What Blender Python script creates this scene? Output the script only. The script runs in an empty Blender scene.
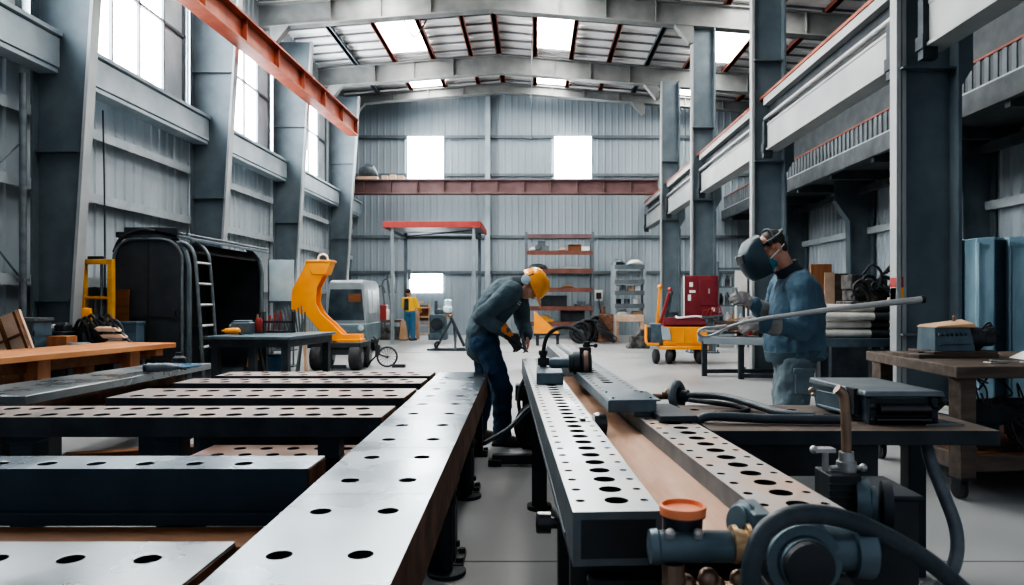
import bpy, bmesh, math, random
from mathutils import Vector, Matrix
random.seed(7)
PI = math.pi
COL = bpy.context.scene.collection
F, CX, CY, CZ = 700.0, 535.0, 300.0, 1.27      # focal length in px, vanishing point, camera height
def X(px, Y): return (px - CX) * Y / F
def Z(py, Y): return CZ - (py - CY) * Y / F

# ------------------------------------------------------------------ materials
MATS = {}
def mat(name, c1, c2=None, scale=6.0, rough=0.5, metal=0.0, bump=0.0, rvar=0.0, emit=None, estr=0.0, stretch=None, detail=5.0, bscale=None, contrast=(0.35, 0.68), coat=0.0):
    m = bpy.data.materials.new(name); m.use_nodes = True
    nt = m.node_tree; b = nt.nodes['Principled BSDF']
    b.inputs['Roughness'].default_value = rough; b.inputs['Metallic'].default_value = metal
    if coat: b.inputs['Coat Weight'].default_value = coat
    tc = nt.nodes.new('ShaderNodeTexCoord'); mp = nt.nodes.new('ShaderNodeMapping')
    nt.links.new(tc.outputs['Object'], mp.inputs['Vector'])
    if stretch: mp.inputs['Scale'].default_value = stretch
    if c2 is not None:
        n = nt.nodes.new('ShaderNodeTexNoise'); n.inputs['Scale'].default_value = scale; n.inputs['Detail'].default_value = detail
        nt.links.new(mp.outputs['Vector'], n.inputs['Vector'])
        r = nt.nodes.new('ShaderNodeValToRGB')
        r.color_ramp.elements[0].position = contrast[0]; r.color_ramp.elements[1].position = contrast[1]
        r.color_ramp.elements[0].color = (*c1, 1); r.color_ramp.elements[1].color = (*c2, 1)
        nt.links.new(n.outputs['Fac'], r.inputs['Fac']); nt.links.new(r.outputs['Color'], b.inputs['Base Color'])
        if rvar:
            mr = nt.nodes.new('ShaderNodeMapRange'); mr.inputs['From Min'].default_value = .3; mr.inputs['From Max'].default_value = .7
            mr.inputs['To Min'].default_value = max(.03, rough - rvar); mr.inputs['To Max'].default_value = min(1, rough + rvar)
            nt.links.new(n.outputs['Fac'], mr.inputs['Value']); nt.links.new(mr.outputs['Result'], b.inputs['Roughness'])
    else:
        b.inputs['Base Color'].default_value = (*c1, 1)
    if bump:
        n2 = nt.nodes.new('ShaderNodeTexNoise'); n2.inputs['Scale'].default_value = bscale or scale * 4; n2.inputs['Detail'].default_value = 4
        nt.links.new(mp.outputs['Vector'], n2.inputs['Vector'])
        bp = nt.nodes.new('ShaderNodeBump'); bp.inputs['Strength'].default_value = bump; bp.inputs['Distance'].default_value = .01
        nt.links.new(n2.outputs['Fac'], bp.inputs['Height']); nt.links.new(bp.outputs['Normal'], b.inputs['Normal'])
    if emit:
        b.inputs['Emission Color'].default_value = (*emit, 1); b.inputs['Emission Strength'].default_value = estr
    MATS[name] = m
    return m
mat('cladding', (0.27, 0.32, 0.35), (0.35, 0.4, 0.43), 1.3, .55, .1, stretch=(1,1,.25))
mat('cladding_dark', (.16,.20,.23), (.22,.265,.295), 1.3, .6, .1, stretch=(1,1,.25))
mat('cladding_far', (0.25, 0.305, 0.34), (0.31, 0.365, 0.4), .8, .6, .05, stretch=(1,1,.25))
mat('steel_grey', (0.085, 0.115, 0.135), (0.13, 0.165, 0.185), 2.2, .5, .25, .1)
mat('steel_light', (.42,.45,.46), (.55,.57,.57), 2.5, .5, .15, .08)
mat('girt', (.28,.325,.35), (.36,.40,.42), 3, .5, .2)
mat('girt_dark', (.10,.125,.14), (.15,.18,.20), 3, .5, .2)
mat('girder_face', (.30,.37,.41), (.40,.46,.49), 2.2, .5, .2, .06)
mat('flange_left_lit', (.26,.285,.30), (.36,.38,.385), 1.5, .5, .1, .05)
mat('rail_bright', (.52,.56,.58), (.66,.60,.53), 4, .36, .55, .05, .08, bscale=50, contrast=(.45,.8))
mat('rail_tan', (0.4, 0.39, 0.38), (0.52, 0.36, 0.27), 5, .42, .5, .1, .1, bscale=50, contrast=(.40,.72))
mat('shelf_rust', (.13,.05,.038), (.21,.085,.06), 4, .6, .1)
mat('plate_dull', (0.2, 0.23, 0.245), (0.34, 0.36, 0.37), 2.2, .32, .9, .06, .10, bscale=50)
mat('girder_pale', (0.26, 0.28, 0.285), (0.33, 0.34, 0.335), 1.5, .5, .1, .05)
mat('rafter', (0.15, 0.16, 0.16), (0.22, 0.228, 0.222), 2.5, .6, .15, .08)
mat('roof_sheet', (.62,.63,.63), (.82,.82,.80), 1.0, .6, .0)
mat('roof_rib', (.14,.15,.16), (.2,.21,.22), 2, .6, .1)
mat('red_steel', (.20,.04,.02), (.32,.08,.038), 3, .55, .15, .1)
mat('red_purlin', (.17,.045,.03), (.26,.075,.05), 3, .6, .1)
mat('crane_maroon', (0.12, 0.065, 0.065), (0.18, 0.105, 0.105), 2.5, .55, .1, .08)
mat('skylight', (.9,.92,.95), rough=.6, emit=(1,.97,.92), estr=9.0)
mat('pane', (.9,.93,.96), rough=.5, emit=(.95,.98,1), estr=8.0)
mat('pane_dim', (.30,.35,.38), (.40,.45,.48), 2, .35)
mat('concrete', (0.235, 0.245, 0.25), (0.325, 0.33, 0.328), .7, .45, .0, .06, .12, bscale=30, contrast=(.3,.72))
mat('joint', (0.16, 0.165, 0.165), rough=.9)
mat('plate_bright', (0.27, 0.33, 0.37), (0.38, 0.44, 0.475), 1.6, .27, 1.0, .04, .09, bscale=45, contrast=(.25,.75))
mat('plate_worn', (0.22, 0.19, 0.178), (0.31, 0.21, 0.165), 5, .42, .55, .1, .1, bscale=50, contrast=(.42,.75))
mat('plate_rust', (0.24, 0.15, 0.12), (0.34, 0.26, 0.23), 6, .45, .45, .15, .1, bscale=50)
mat('rust_side', (.075,.035,.022), (.22,.105,.06), 7, .65, .2, .25, bscale=40)
mat('dark_steel', (0.022, 0.03, 0.038), (0.048, 0.06, 0.072), 4, .5, .4, .1)
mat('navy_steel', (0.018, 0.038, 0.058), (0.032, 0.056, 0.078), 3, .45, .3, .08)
mat('black', (0.02, 0.024, 0.028), (0.036, 0.041, 0.047), 6, .5, .1, .1)
mat('black_gloss', (.012,.016,.02), rough=.22, metal=.1, coat=.4)
mat('rubber', (0.02, 0.022, 0.025), (0.036, 0.039, 0.043), 12, .75, 0, .2)
mat('hose', (.03,.045,.058), (.05,.068,.08), 14, .42, 0, .15)
mat('hose_grey', (.10,.125,.145), (.15,.175,.19), 14, .45, 0, .15)
mat('machine_blue', (0.07, 0.11, 0.135), (0.125, 0.17, 0.195), 8, .38, .45, .1, .1)
mat('machine_grey', (.10,.125,.14), (.16,.185,.2), 8, .45, .4, .12)
mat('bare_metal', (.36,.37,.37), (.44,.44,.43), 6, .38, .6)
mat('copper_pipe', (0.2, 0.135, 0.1), (0.32, 0.23, 0.17), 9, .38, .7, .1)
mat('brass', (.45,.30,.16), (.55,.42,.28), 9, .35, .7)
mat('cabin', (.035,.042,.05), (.06,.068,.078), 3, .5, .3, .1)
mat('mezz', (.05,.062,.07), (.10,.115,.125), 3, .55, .2)
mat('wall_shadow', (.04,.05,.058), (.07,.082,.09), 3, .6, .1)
mat('slat', (0.085, 0.105, 0.12), (0.13, 0.15, 0.165), 3, .6, .1)
mat('orange_cap', (.72,.20,.08), (.82,.30,.15), 6, .5, 0, .05)
mat('bed_plank', (.44,.25,.16), (.62,.42,.31), 2.5, .6, .1, .15, stretch=(4,.6,1), bscale=25)
mat('timber_dark', (0.1, 0.036, 0.01), (0.18, 0.07, 0.02), 3, .6, 0, .2, stretch=(.5,4,4))
mat('timber_orange', (.42,.17,.065), (.60,.29,.13), 2.5, .5, 0, .15, stretch=(4,.5,1), bscale=20)
mat('timber_leg', (.25,.10,.04), (.38,.17,.075), 3, .55, 0, .15, stretch=(3,3,.5))
mat('timber_pale', (.50,.34,.24), (.64,.47,.36), 4, .65, 0, .15)
mat('timber_grey', (0.065, 0.048, 0.038), (0.125, 0.095, 0.076), 4, .6, 0, .25, stretch=(.6,4,4), bscale=20)
mat('cardboard', (.38,.24,.14), (.46,.30,.19), 4, .8)
mat('yellow', (0.78, 0.27, 0.012), (0.84, 0.33, 0.022), 4, .42, 0, .05, coat=.2)
mat('yellow_dull', (.50,.24,.03), (.66,.35,.05), 5, .5, 0, .1)
mat('helmet_yellow', (0.9, 0.33, 0.012), (0.92, 0.36, 0.016), 3, .32, 0, 0, coat=.4)
mat('maroon', (.16,.018,.026), (.22,.03,.036), 4, .45, .1, .05)
mat('red_paint', (0.26, 0.03, 0.025), (0.36, 0.05, 0.04), 4, .45)
mat('van_grey', (0.22, 0.26, 0.28), (0.29, 0.33, 0.35), 3, .4, .3)
mat('van_low', (.10,.15,.17), (.15,.20,.22), 3, .5, .2)
mat('glass_dark', (.02,.035,.045), (.06,.085,.10), 3, .15, .1)
mat('panel_pale', (.40,.55,.62), (.62,.74,.78), 2.2, .2, .2)
mat('teal_tank', (0.16, 0.27, 0.33), (0.3, 0.42, 0.48), 3.5, .5, .3, .1, stretch=(1,1,.4))
mat('white_paint', (.72,.71,.68), (.80,.79,.76), 5, .5)
mat('pale_tube', (.50,.47,.43), (.66,.63,.58), 5, .5, .2)
mat('bin_blue', (.03,.11,.20), (.05,.15,.25), 5, .5)
mat('crate_blue', (.06,.10,.14), (.09,.14,.18), 5, .6)
mat('clutter', (.03,.033,.037), (.16,.15,.14), 9, .6, .2, .3)
mat('skin', (0.5, 0.26, 0.18), (0.58, 0.32, 0.23), 8, .5)
mat('hair', (.035,.022,.015), (.06,.04,.028), 30, .6, 0, .4)
mat('jacket', (0.05, 0.082, 0.1), (0.08, 0.118, 0.138), 7, .85, 0, .6, bscale=26)
mat('jacket_light', (0.055, 0.11, 0.155), (0.1, 0.165, 0.215), 6, .85, 0, .6, bscale=26, contrast=(.3,.75))
mat('collar', (0.025, 0.038, 0.05), (0.04, 0.055, 0.068), 8, .85)
mat('jeans', (.012,.036,.078), (.030,.075,.135), 6, .85, 0, .4, bscale=30)
mat('work_trousers', (0.1, 0.14, 0.16), (0.17, 0.22, 0.24), 5, .85, 0, .4, bscale=25)
mat('glove_grey', (.20,.19,.18), (.36,.34,.32), 12, .85, 0, .4)
mat('glove_dark', (.045,.045,.045), (.10,.10,.095), 12, .8, 0, .4)
mat('glove_orange', (.62,.20,.03), (.70,.27,.06), 10, .8)
mat('boot', (.08,.068,.06), (.16,.135,.115), 10, .7, 0, .3)
mat('mask_shell', (.02,.042,.058), (.03,.06,.078), 6, .38, .1, 0, coat=.1)
mat('mask_teal', (.03,.18,.22), (.06,.26,.31), 6, .5)
mat('vest_yellow', (.80,.45,.03), (.88,.52,.05), 6, .7)
mat('strap', (.05,.075,.09), rough=.5)
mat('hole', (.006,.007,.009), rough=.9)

# ------------------------------------------------------------------ mesh builder
class MB:
    def __init__(s): s.bm = bmesh.new(); s.mi = 0
    def face(s, vs):
        try:
            f = s.bm.faces.new(vs); f.material_index = s.mi; return f
        except ValueError: return None
    def V(s, p): return s.bm.verts.new(Vector(p))
    def hexa(s, b, t):
        vb = [s.V(p) for p in b]; vt = [s.V(p) for p in t]
        s.face(vb[::-1]); s.face(vt)
        n = len(vb)
        for i in range(n): s.face([vb[i], vb[(i+1) % n], vt[(i+1) % n], vt[i]])
        return s
    def box(s, x0, x1, y0, y1, z0, z1, m=None):
        b = [(x0,y0,z0),(x1,y0,z0),(x1,y1,z0),(x0,y1,z0)]; t = [(x,y,z1) for x,y,_ in b]
        if m is not None: b = [m @ Vector(p) for p in b]; t = [m @ Vector(p) for p in t]
        return s.hexa(b, t)
    def prism(s, poly, axis, t0, t1, m=None):
        def P(a, b, t): 
            v = Vector({'x': (t,a,b), 'y': (a,t,b), 'z': (a,b,t)}[axis])
            return m @ v if m is not None else v
        A = [P(a,b,t0) for a,b in poly]; B = [P(a,b,t1) for a,b in poly]
        return s.hexa(A, B)
    def bar(s, p0, p1, w, h, up=(0,0,1)):
        p0, p1 = Vector(p0), Vector(p1); d = (p1-p0).normalized(); u = Vector(up)
        if abs(d.dot(u)) > .98: u = Vector((1,0,0))
        sd = d.cross(u).normalized()*w/2; uu = sd.cross(d).normalized()*h/2
        r = [sd+uu, -sd+uu, -sd-uu, sd-uu]
        return s.hexa([p0+k for k in r], [p1+k for k in r])
    def ring_pts(s, c, u, v, seg, ph=0): return [s.V(Vector(c)+Vector(u)*math.cos(2*PI*i/seg+ph)+Vector(v)*math.sin(2*PI*i/seg+ph)) for i in range(seg)]
    def skin(s, rings, cap=True):
        for a, b in zip(rings, rings[1:]):
            n = len(a)
            for i in range(n): s.face([a[i], a[(i+1) % n], b[(i+1) % n], b[i]])
        if cap: s.face(rings[0][::-1]); s.face(rings[-1])
        return s
    def loft(s, secs, seg=16, cap=True): return s.skin([s.ring_pts(c,u,v,seg) for c,u,v in secs], cap)
    def frame(s, d):
        d = Vector(d).normalized(); u = Vector((0,0,1)) if abs(d.z) < .9 else Vector((1,0,0))
        a = d.cross(u).normalized(); return a, a.cross(d).normalized()
    def cyl(s, p0, p1, r, r2=None, seg=16, cap=True):
        p0, p1 = Vector(p0), Vector(p1); r2 = r if r2 is None else r2
        a, b = s.frame(p1-p0)
        return s.loft([(p0,a*r,b*r),(p1,a*r2,b*r2)], seg, cap)
    def lathe(s, base, axis, prof, seg=20):          # prof: (distance along axis, radius)
        base = Vector(base); ax = Vector(axis).normalized(); a, b = s.frame(ax)
        return s.loft([(base+ax*t, a*max(r,.0004), b*max(r,.0004)) for t, r in prof], seg)
    def tube(s, pts, r, seg=10, cap=True, radii=None):
        pts = [Vector(p) for p in pts]; n = len(pts); rings = []; pa = None
        for i, p in enumerate(pts):
            d = (pts[min(i+1,n-1)]-pts[max(i-1,0)]).normalized()
            if pa is None: a, b = s.frame(d)
            else:
                a = (pa - d*pa.dot(d)); a = a.normalized() if a.length > 1e-5 else s.frame(d)[0]; b = a.cross(d).normalized()
            pa = a; rr = radii[i] if radii else r
            rings.append(s.ring_pts(p, a*rr, b*rr, seg))
        return s.skin(rings, cap)
    def ball(s, c, r, m=None, seg=16, rng=10):
        rx, ry, rz = (r, r, r) if not hasattr(r, '__len__') else r
        c = Vector(c); rings = []
        M = m if m is not None else Matrix.Identity(3)
        top = s.V(c + M @ Vector((0,0,-rz))); end = s.V(c + M @ Vector((0,0,rz)))
        for j in range(1, rng):
            t = PI*j/rng
            rings.append([s.V(c + M @ Vector((rx*math.sin(t)*math.cos(2*PI*i/seg), ry*math.sin(t)*math.sin(2*PI*i/seg), -rz*math.cos(t)))) for i in range(seg)])
        s.skin(rings, False)
        for i in range(seg):
            s.face([top, rings[0][(i+1) % seg], rings[0][i]]); s.face([end, rings[-1][i], rings[-1][(i+1) % seg]])
        return s
    def capsule(s, p0, p1, r0, r1, seg=14):
        p0, p1 = Vector(p0), Vector(p1); d = (p1-p0); L = d.length; 
        if L < 1e-6: return s.ball(p0, r0)
        d /= L; prof = [(-r0*math.cos(t), r0*math.sin(t)) for t in (0, .3, .65, 1.1)] + [(0, r0), (L, r1)] + [(L+r1*math.cos(t), r1*math.sin(t)) for t in (1.1, .65, .3, 0)]
        return s.lathe(p0, d, prof, seg)
    def torus(s, c, axis, R, r, seg=28, rs=10, a0=0, a1=2*PI):
        a, b = s.frame(axis); c = Vector(c); full = abs(a1-a0-2*PI) < 1e-4
        pts = [c + a*R*math.cos(a0+(a1-a0)*i/seg) + b*R*math.sin(a0+(a1-a0)*i/seg) for i in range(seg + (0 if full else 1))]
        if not full: return s.tube(pts, r, rs)
        rings = []; ax = Vector(axis).normalized()
        for p in pts:
            o = (p-c).normalized(); rings.append(s.ring_pts(p, o*r, ax*r, rs))
        return s.skin(rings + [rings[0]], False)
    def cell(s, x0, x1, y0, y1, cx, cy, r, z, depth, wall_mi, seg=24):
        q = seg//4; out = []; 
        cs = [(x1,y0),(x1,y1),(x0,y1),(x0,y0)]
        for k in range(4):
            a, b = cs[k], cs[(k+1) % 4]
            for i in range(q): out.append((a[0]+(b[0]-a[0])*i/q, a[1]+(b[1]-a[1])*i/q))
        vo = [s.V((x,y,z)) for x,y in out]
        vi = []; vd = []
        for i in range(seg):
            t = -PI/4 + 2*PI*i/seg
            vi.append(s.V((cx+r*math.cos(t), cy+r*math.sin(t), z))); vd.append(s.V((cx+r*math.cos(t), cy+r*math.sin(t), z-depth)))
        for i in range(seg):
            j = (i+1) % seg
            s.face([vo[i], vo[j], vi[j], vi[i]])
        m0 = s.mi; s.mi = wall_mi
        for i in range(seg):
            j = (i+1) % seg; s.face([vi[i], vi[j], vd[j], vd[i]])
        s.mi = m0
    def quad(s, x0, x1, y0, y1, z): return s.face([s.V((x0,y0,z)), s.V((x1,y0,z)), s.V((x1,y1,z)), s.V((x0,y1,z))])
    def perf(s, L, W, H, strips, top=0, side=1, hole=2, z=0.0, seams=None, bottom=True):
        """box section along +y from 0..L, x 0..W, top at z; strips: (x0,x1,hole_x,pitch,r,start) or (x0,x1)"""
        s.mi = top
        for st in strips:
            if len(st) == 2: s.quad(st[0], st[1], 0, L, z); continue
            x0, x1, hx, p, r, st0 = st
            c0 = st0
            while c0 - p/2 < -1e-6: c0 += p
            y = c0 - p/2
            if y > 1e-4: s.quad(x0, x1, 0, y, z)
            while y + p <= L + 1e-6:
                s.cell(x0, x1, y, y+p, hx, y+p/2, r, z, .03, hole); y += p
            if y < L-1e-4: s.quad(x0, x1, y, L, z)
        s.mi = side
        b = [(0,0),(W,0),(W,L),(0,L)]
        vt = [s.V((x,y,z)) for x,y in b]; vb = [s.V((x,y,z-H)) for x,y in b]
        for i in range(4): s.face([vt[i], vb[i], vb[(i+1)%4], vt[(i+1)%4]])
        if bottom: s.face(vb[::-1])
        s.mi = hole  # black sheet inside the section paints the depth of the holes dark
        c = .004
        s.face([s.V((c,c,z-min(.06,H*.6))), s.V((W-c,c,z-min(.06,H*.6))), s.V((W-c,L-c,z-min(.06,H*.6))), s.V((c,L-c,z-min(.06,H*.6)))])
        s.mi = 0
        return s
    def build(s, name, mats, parent=None, loc=(0,0,0), rot=(0,0,0), smooth=None, bevel=0.0, seg=2, fix=True):
        bm = s.bm
        if fix: bmesh.ops.recalc_face_normals(bm, faces=bm.faces)
        me = bpy.data.meshes.new(name); bm.to_mesh(me); bm.free()
        for m in (mats if isinstance(mats, (list, tuple)) else [mats]): me.materials.append(MATS[m])
        o = bpy.data.objects.new(name, me); COL.objects.link(o)
        o.location = loc; o.rotation_euler = rot
        if parent is not None: o.parent = parent
        if smooth is None: smooth = 35
        if smooth:
            for p in me.polygons: p.use_smooth = True
            me.set_sharp_from_angle(angle=math.radians(smooth))
        if bevel:
            md = o.modifiers.new('Bevel', 'BEVEL'); md.width = bevel; md.segments = seg; md.limit_method = 'ANGLE'; md.angle_limit = math.radians(40); md.harden_normals = False
        return o
def tag(o, label, cat, group=None, kind=None):
    if label: o['label'] = label
    if cat: o['category'] = cat
    if group: o['group'] = group
    if kind: o['kind'] = kind
    return o
def thing(name, label, cat, loc=(0,0,0), rz=0.0, group=None, kind=None):
    o = bpy.data.objects.new(name, None); COL.objects.link(o); o.empty_display_size = .1
    o.location = loc; o.rotation_euler = (0,0,rz)
    return tag(o, label, cat, group, kind)
def copy_thing(root, loc, rz, label, group=None):
    r = root.copy(); COL.objects.link(r); r.location = loc; r.rotation_euler = (0,0,rz); r['label'] = label
    if group: r['group'] = group
    for ch in list(root.children):
        c = ch.copy(); COL.objects.link(c); c.parent = r
        for g in list(ch.children):
            d = g.copy(); COL.objects.link(d); d.parent = c
    return r
def struct(o, label=None, cat=None): 
    o['kind'] = 'structure'
    if label: o['label'] = label; o['category'] = cat
    return o
def curve(pts, n=8):
    """Catmull-Rom through points"""
    P = [Vector(p) for p in pts]; P = [2*P[0]-P[1]] + P + [2*P[-1]-P[-2]]; out = []
    for i in range(1, len(P)-2):
        for k in range(n):
            t = k/n; a, b, c, d = P[i-1:i+3]
            out.append(.5*((2*b)+(c-a)*t+(2*a-5*b+4*c-d)*t*t+(3*b-a-3*c+d)*t**3))
    out.append(P[-2]); return out
# ================================================================== the building
YB = 25.2                                     # back wall
XL, XR = -6.65, 8.3
RX, RZ, SL = -1.1, 8.22, .08                  # underside of the rafters at the ridge, slope
def rz_at(x): return RZ - SL*abs(x-RX)
def corrugated(length, h, pitch=.2, depth=.035, h_of=None):
    """wall sheet in local xz (x along, face toward -y)"""
    mb = MB(); xs = []; x = 0
    while x < length: xs += [(x, 0), (x+pitch*.62, 0), (x+pitch*.72, -depth), (x+pitch*.9, -depth)]; x += pitch
    xs = [(min(a, length), b) for a, b in xs] + [(length, 0)]
    prev = None
    for a, b in xs:
        hi = h_of(a) if h_of else h
        p = (mb.V((a, b, 0)), mb.V((a, b, hi)))
        if prev: mb.face([prev[0], p[0], p[1], prev[1]])
        prev = p
    return mb
# floor
mb = MB(); mb.box(-9, 10.5, -4, YB+.3, -.2, 0)
struct(mb.build('floor', 'concrete'))
mb = MB()
for x in (1.15,): mb.box(x-.006, x+.006, -2, YB, 0, .0015)
for y in (3.4, 16.9): mb.box(XL, XR, y-.006, y+.006, 0, .0015)
struct(mb.build('trim_8', 'joint'))
# back wall with three window openings
BW = [(X(408,YB), X(443.5,YB), Z(179,YB), Z(137,YB)), (X(554.5,YB), X(591,YB), Z(179,YB), Z(137,YB)), (X(410,YB), X(443,YB), Z(292.5,YB), Z(274,YB))]
o = corrugated(XR-XL+1.2, 0, .24, .014, lambda a: rz_at(XL-.4+a)+.9).build('wall_back', 'cladding_far', loc=(XL-.4, YB, 0), smooth=0, fix=False); struct(o)
for i, (x0, x1, z0, z1) in enumerate(BW):
    mb = MB(); mb.box(x0, x1, YB-.07, YB-.05, z0, z1); w = struct(mb.build('window_%d' % (i+1), 'pane'))
    fr = MB(); t = .035
    fr.box(x0-t, x1+t, YB-.09, YB-.04, z0-t, z0); fr.box(x0-t, x1+t, YB-.09, YB-.04, z1, z1+t)
    fr.box(x0-t, x0, YB-.09, YB-.04, z0, z1); fr.box(x1, x1+t, YB-.09, YB-.04, z0, z1)
    fr.build('window_frame', 'girt', w)
n = 20
for py in (137.5, 237, 272.5, 175.5):
    z = Z(py, YB); mb = MB()
    segs = [(XL, XR)]
    if py < 200: segs = [(XL, BW[0][0]-.04), (BW[0][1]+.04, BW[1][0]-.04), (BW[1][1]+.04, XR)]
    for a, b in segs: mb.box(a, b, YB-.13, YB-.035, z-.05, z+.05)
    struct(mb.build('trim_%d' % n, 'girt_dark')); n += 1
# wind column in the middle of the back wall
mb = MB(); mb.box(-1.77, -1.6, YB-.3, YB-.28, 0, 8.5); mb.box(-1.695, -1.675, YB-.28, YB-.06, 0, 8.5); mb.box(-1.77, -1.6, YB-.06, YB-.04, 0, 8.5)
struct(mb.build('steel_column', 'girder_face'), 'slim blue-grey steel column up the middle of the far end wall', 'column')
# left wall
LY = [4.9, 9.2, 13.4, 17.6, 22.3]              # column stations on the left
o = corrugated(YB+2, 9.0, .26, .022).build('wall_left', 'cladding', loc=(XL-.06, -2, 0), rot=(0,0,PI/2), smooth=0, fix=False); struct(o)
for z in (1.55, 2.8, 3.75):
    mb = MB(); mb.box(XL, XL+.098, -1, YB-.1, z-.05, z+.05); mb.box(XL+.1, XL+.12, -1, YB-.1, z-.09, z+.05)
    struct(mb.build('trim_%d' % n, 'girt')); n += 1
# windows in the left wall: one per bay
wn = 4
for k in range(4):
    ya, yb = LY[k]+.15, LY[k+1]-.25
    z0, z1 = 4.85, 7.55
    ys = ya + (yb-ya)*.80
    mb = MB(); mb.box(XL+.02, XL+.04, ya, ys, z0, z1)
    w = struct(mb.build('window_%d' % wn, 'pane')); wn += 1
    mb = MB(); mb.box(XL+.02, XL+.04, ys, yb, z0, z1); mb.build('window_pane', 'pane_dim', w)
    fr = MB(); nb = 4
    for i in range(nb+1):
        y = ya+(ys-ya)*i/nb; fr.box(XL+.03, XL+.09, y-.022, y+.022, z0, z1)
    fr.box(XL+.03, XL+.09, yb-.05, yb, z0, z1)
    for z in (z0, z0+1.35, z1): fr.box(XL+.03, XL+.09, ya, yb, z-.025, z+.025)
    fr.build('window_frame', 'girt_dark', w)
# sill girders between the left columns
ORD = ['nearest', 'second', 'third', 'fourth', 'fifth', 'sixth', 'seventh', 'eighth', 'ninth', 'tenth', 'eleventh', 'twelfth']
for k in range(5):
    ya = (LY[k-1]+.0 if k else .5); ya = LY[k]; yb = LY[k+1] if k < 4 else YB-.05
    x = XL+.14
    mb = MB(); mb.box(x, x+.32, ya+.02, yb-.02, 4.72, 4.78); mb.box(x+.12, x+.16, ya+.02, yb-.02, 4.30, 4.72); mb.box(x, x+.26, ya+.02, yb-.02, 4.24, 4.30)
    mb.box(x+.16, x+.28, ya+.02, yb-.02, 4.31, 4.70)
    struct(mb.build('sill_girder', 'girder_face', bevel=.006), ['blue-grey steel girder below the windows left of the nearest left column', 'blue-grey steel girder under the largest left window, behind the dark cabin', 'blue-grey sill girder under the second left window', 'blue-grey sill girder under the farthest left window', 'short blue-grey sill girder in the far left corner'][k], 'girder')
# tapered left columns
def left_column(y, label):
    x0 = XL+.12; xb, xt = XL+.52, XL+1.02; zt = 7.75
    t = thing('steel_column', label, 'column', (x0, y, 0), kind='structure')
    wb, wt = xb-x0, xt-x0
    mb = MB(); mb.prism([(0.02,0),(wb,0),(wt,zt),(0.02,zt)], 'y', -.012, .012)
    for z in (1.25, 3.2, 5.6): mb.box(.02, wb+(wt-wb)*z/zt, -.10, .10, z, z+.015)
    mb.build('web', 'steel_grey', t)
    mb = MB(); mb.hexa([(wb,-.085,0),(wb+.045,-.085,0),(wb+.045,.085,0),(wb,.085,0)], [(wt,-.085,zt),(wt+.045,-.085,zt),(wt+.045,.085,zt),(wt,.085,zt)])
    mb.build('flange', 'flange_left_lit', t, bevel=.004)['label'] = 'inner flange coloured pale as lit'  # paler colour than the web stands for light on this face
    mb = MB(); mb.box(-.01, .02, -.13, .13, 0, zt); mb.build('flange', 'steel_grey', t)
    mb = MB(); mb.box(-.05, wb+.1, -.2, .2, 0, .03); mb.build('base_plate', 'steel_grey', t)
    return t
for y, l in zip(LY, ['dark tapered steel column at the left edge of the view', 'dark tapered steel column on the left wall beside the black cabin', 'dark tapered steel column on the left wall behind the ladder of the black cabin', 'dark tapered steel column on the left wall beyond the pale glass panel', 'dark tapered steel column near the far left corner']):
    if y > 5: left_column(y, l)
# diagonal bracing rods and downpipes in the first bay
for a, b in (((-6.5,8.9,3.3),(-6.5,7.0,1.6)), ((-6.5,8.9,1.5),(-6.5,7.0,3.2))):
    mb = MB(); mb.cyl(a, b, .012, seg=8); struct(mb.build('bracing_rod', 'steel_grey'), 'thin diagonal bracing rod at far left, %s' % ('its high end toward the column' if a[2] > b[2] else 'its low end toward the column'), 'rod')
mb = MB(); mb.cyl((-6.4,8.75,0), (-6.4,8.75,4.1), .04, seg=12); mb.box(-6.45,-6.35,8.7,8.8,1.5,1.54); struct(mb.build('wall_pipe', 'machine_grey'), 'grey vertical pipe on the wall left of the nearest left column', 'pipe')
mb = MB(); mb.tube(curve([(-6.45,10.45,4.1),(-6.46,10.5,3.0),(-6.44,10.48,2.0),(-6.45,10.5,1.2)]), .012, 8); tag(mb.build('hanging_cable', 'black'), 'thin black cable hanging down the left wall above the yellow frame', 'cable')
# orange-red crane rail along the left
pA, pB = (XL+1.15, 6.0, 6.55), (XL+.62, 24.6, 7.15)
mb = MB()
pa, pb = Vector((-5.40, 8, 5.86)), Vector((-5.42, 20.9, 6.18))
for dz, w, h in ((.0,.30,.035), (.46,.34,.04), (.23,.05,.46)): mb.bar(pa+Vector((0,0,dz)), pb+Vector((0,0,dz)), w, h)
for i in range(9):
    p = pa.lerp(pb, i/8); mb.box(p.x-.13, p.x+.13, p.y-.01, p.y+.01, p.z, p.z+.46)
struct(mb.build('crane_rail', 'red_steel', bevel=.004), 'long orange-red steel crane rail running along the left wall under the roof', 'crane rail')
# maroon crane bridge across the back
mb = MB(); y = 24.0; x0, x1 = X(338,y), X(657,y); zt, zb = Z(180,y), Z(194.5,y)
mb.box(x0, x1, y-.02, y+.02, zb, zt); mb.box(x0, x1, y-.16, y+.16, zt-.04, zt); mb.box(x0, x1, y-.16, y+.16, zb, zb+.05)
for i in range(13): xx = x0+(x1-x0)*i/12; mb.box(xx-.01, xx+.01, y-.14, y+.14, zb, zt)
struct(mb.build('crane_bridge', 'crane_maroon', bevel=.005), 'wide maroon steel crane beam spanning the hall in front of the far wall', 'crane beam')
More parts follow.
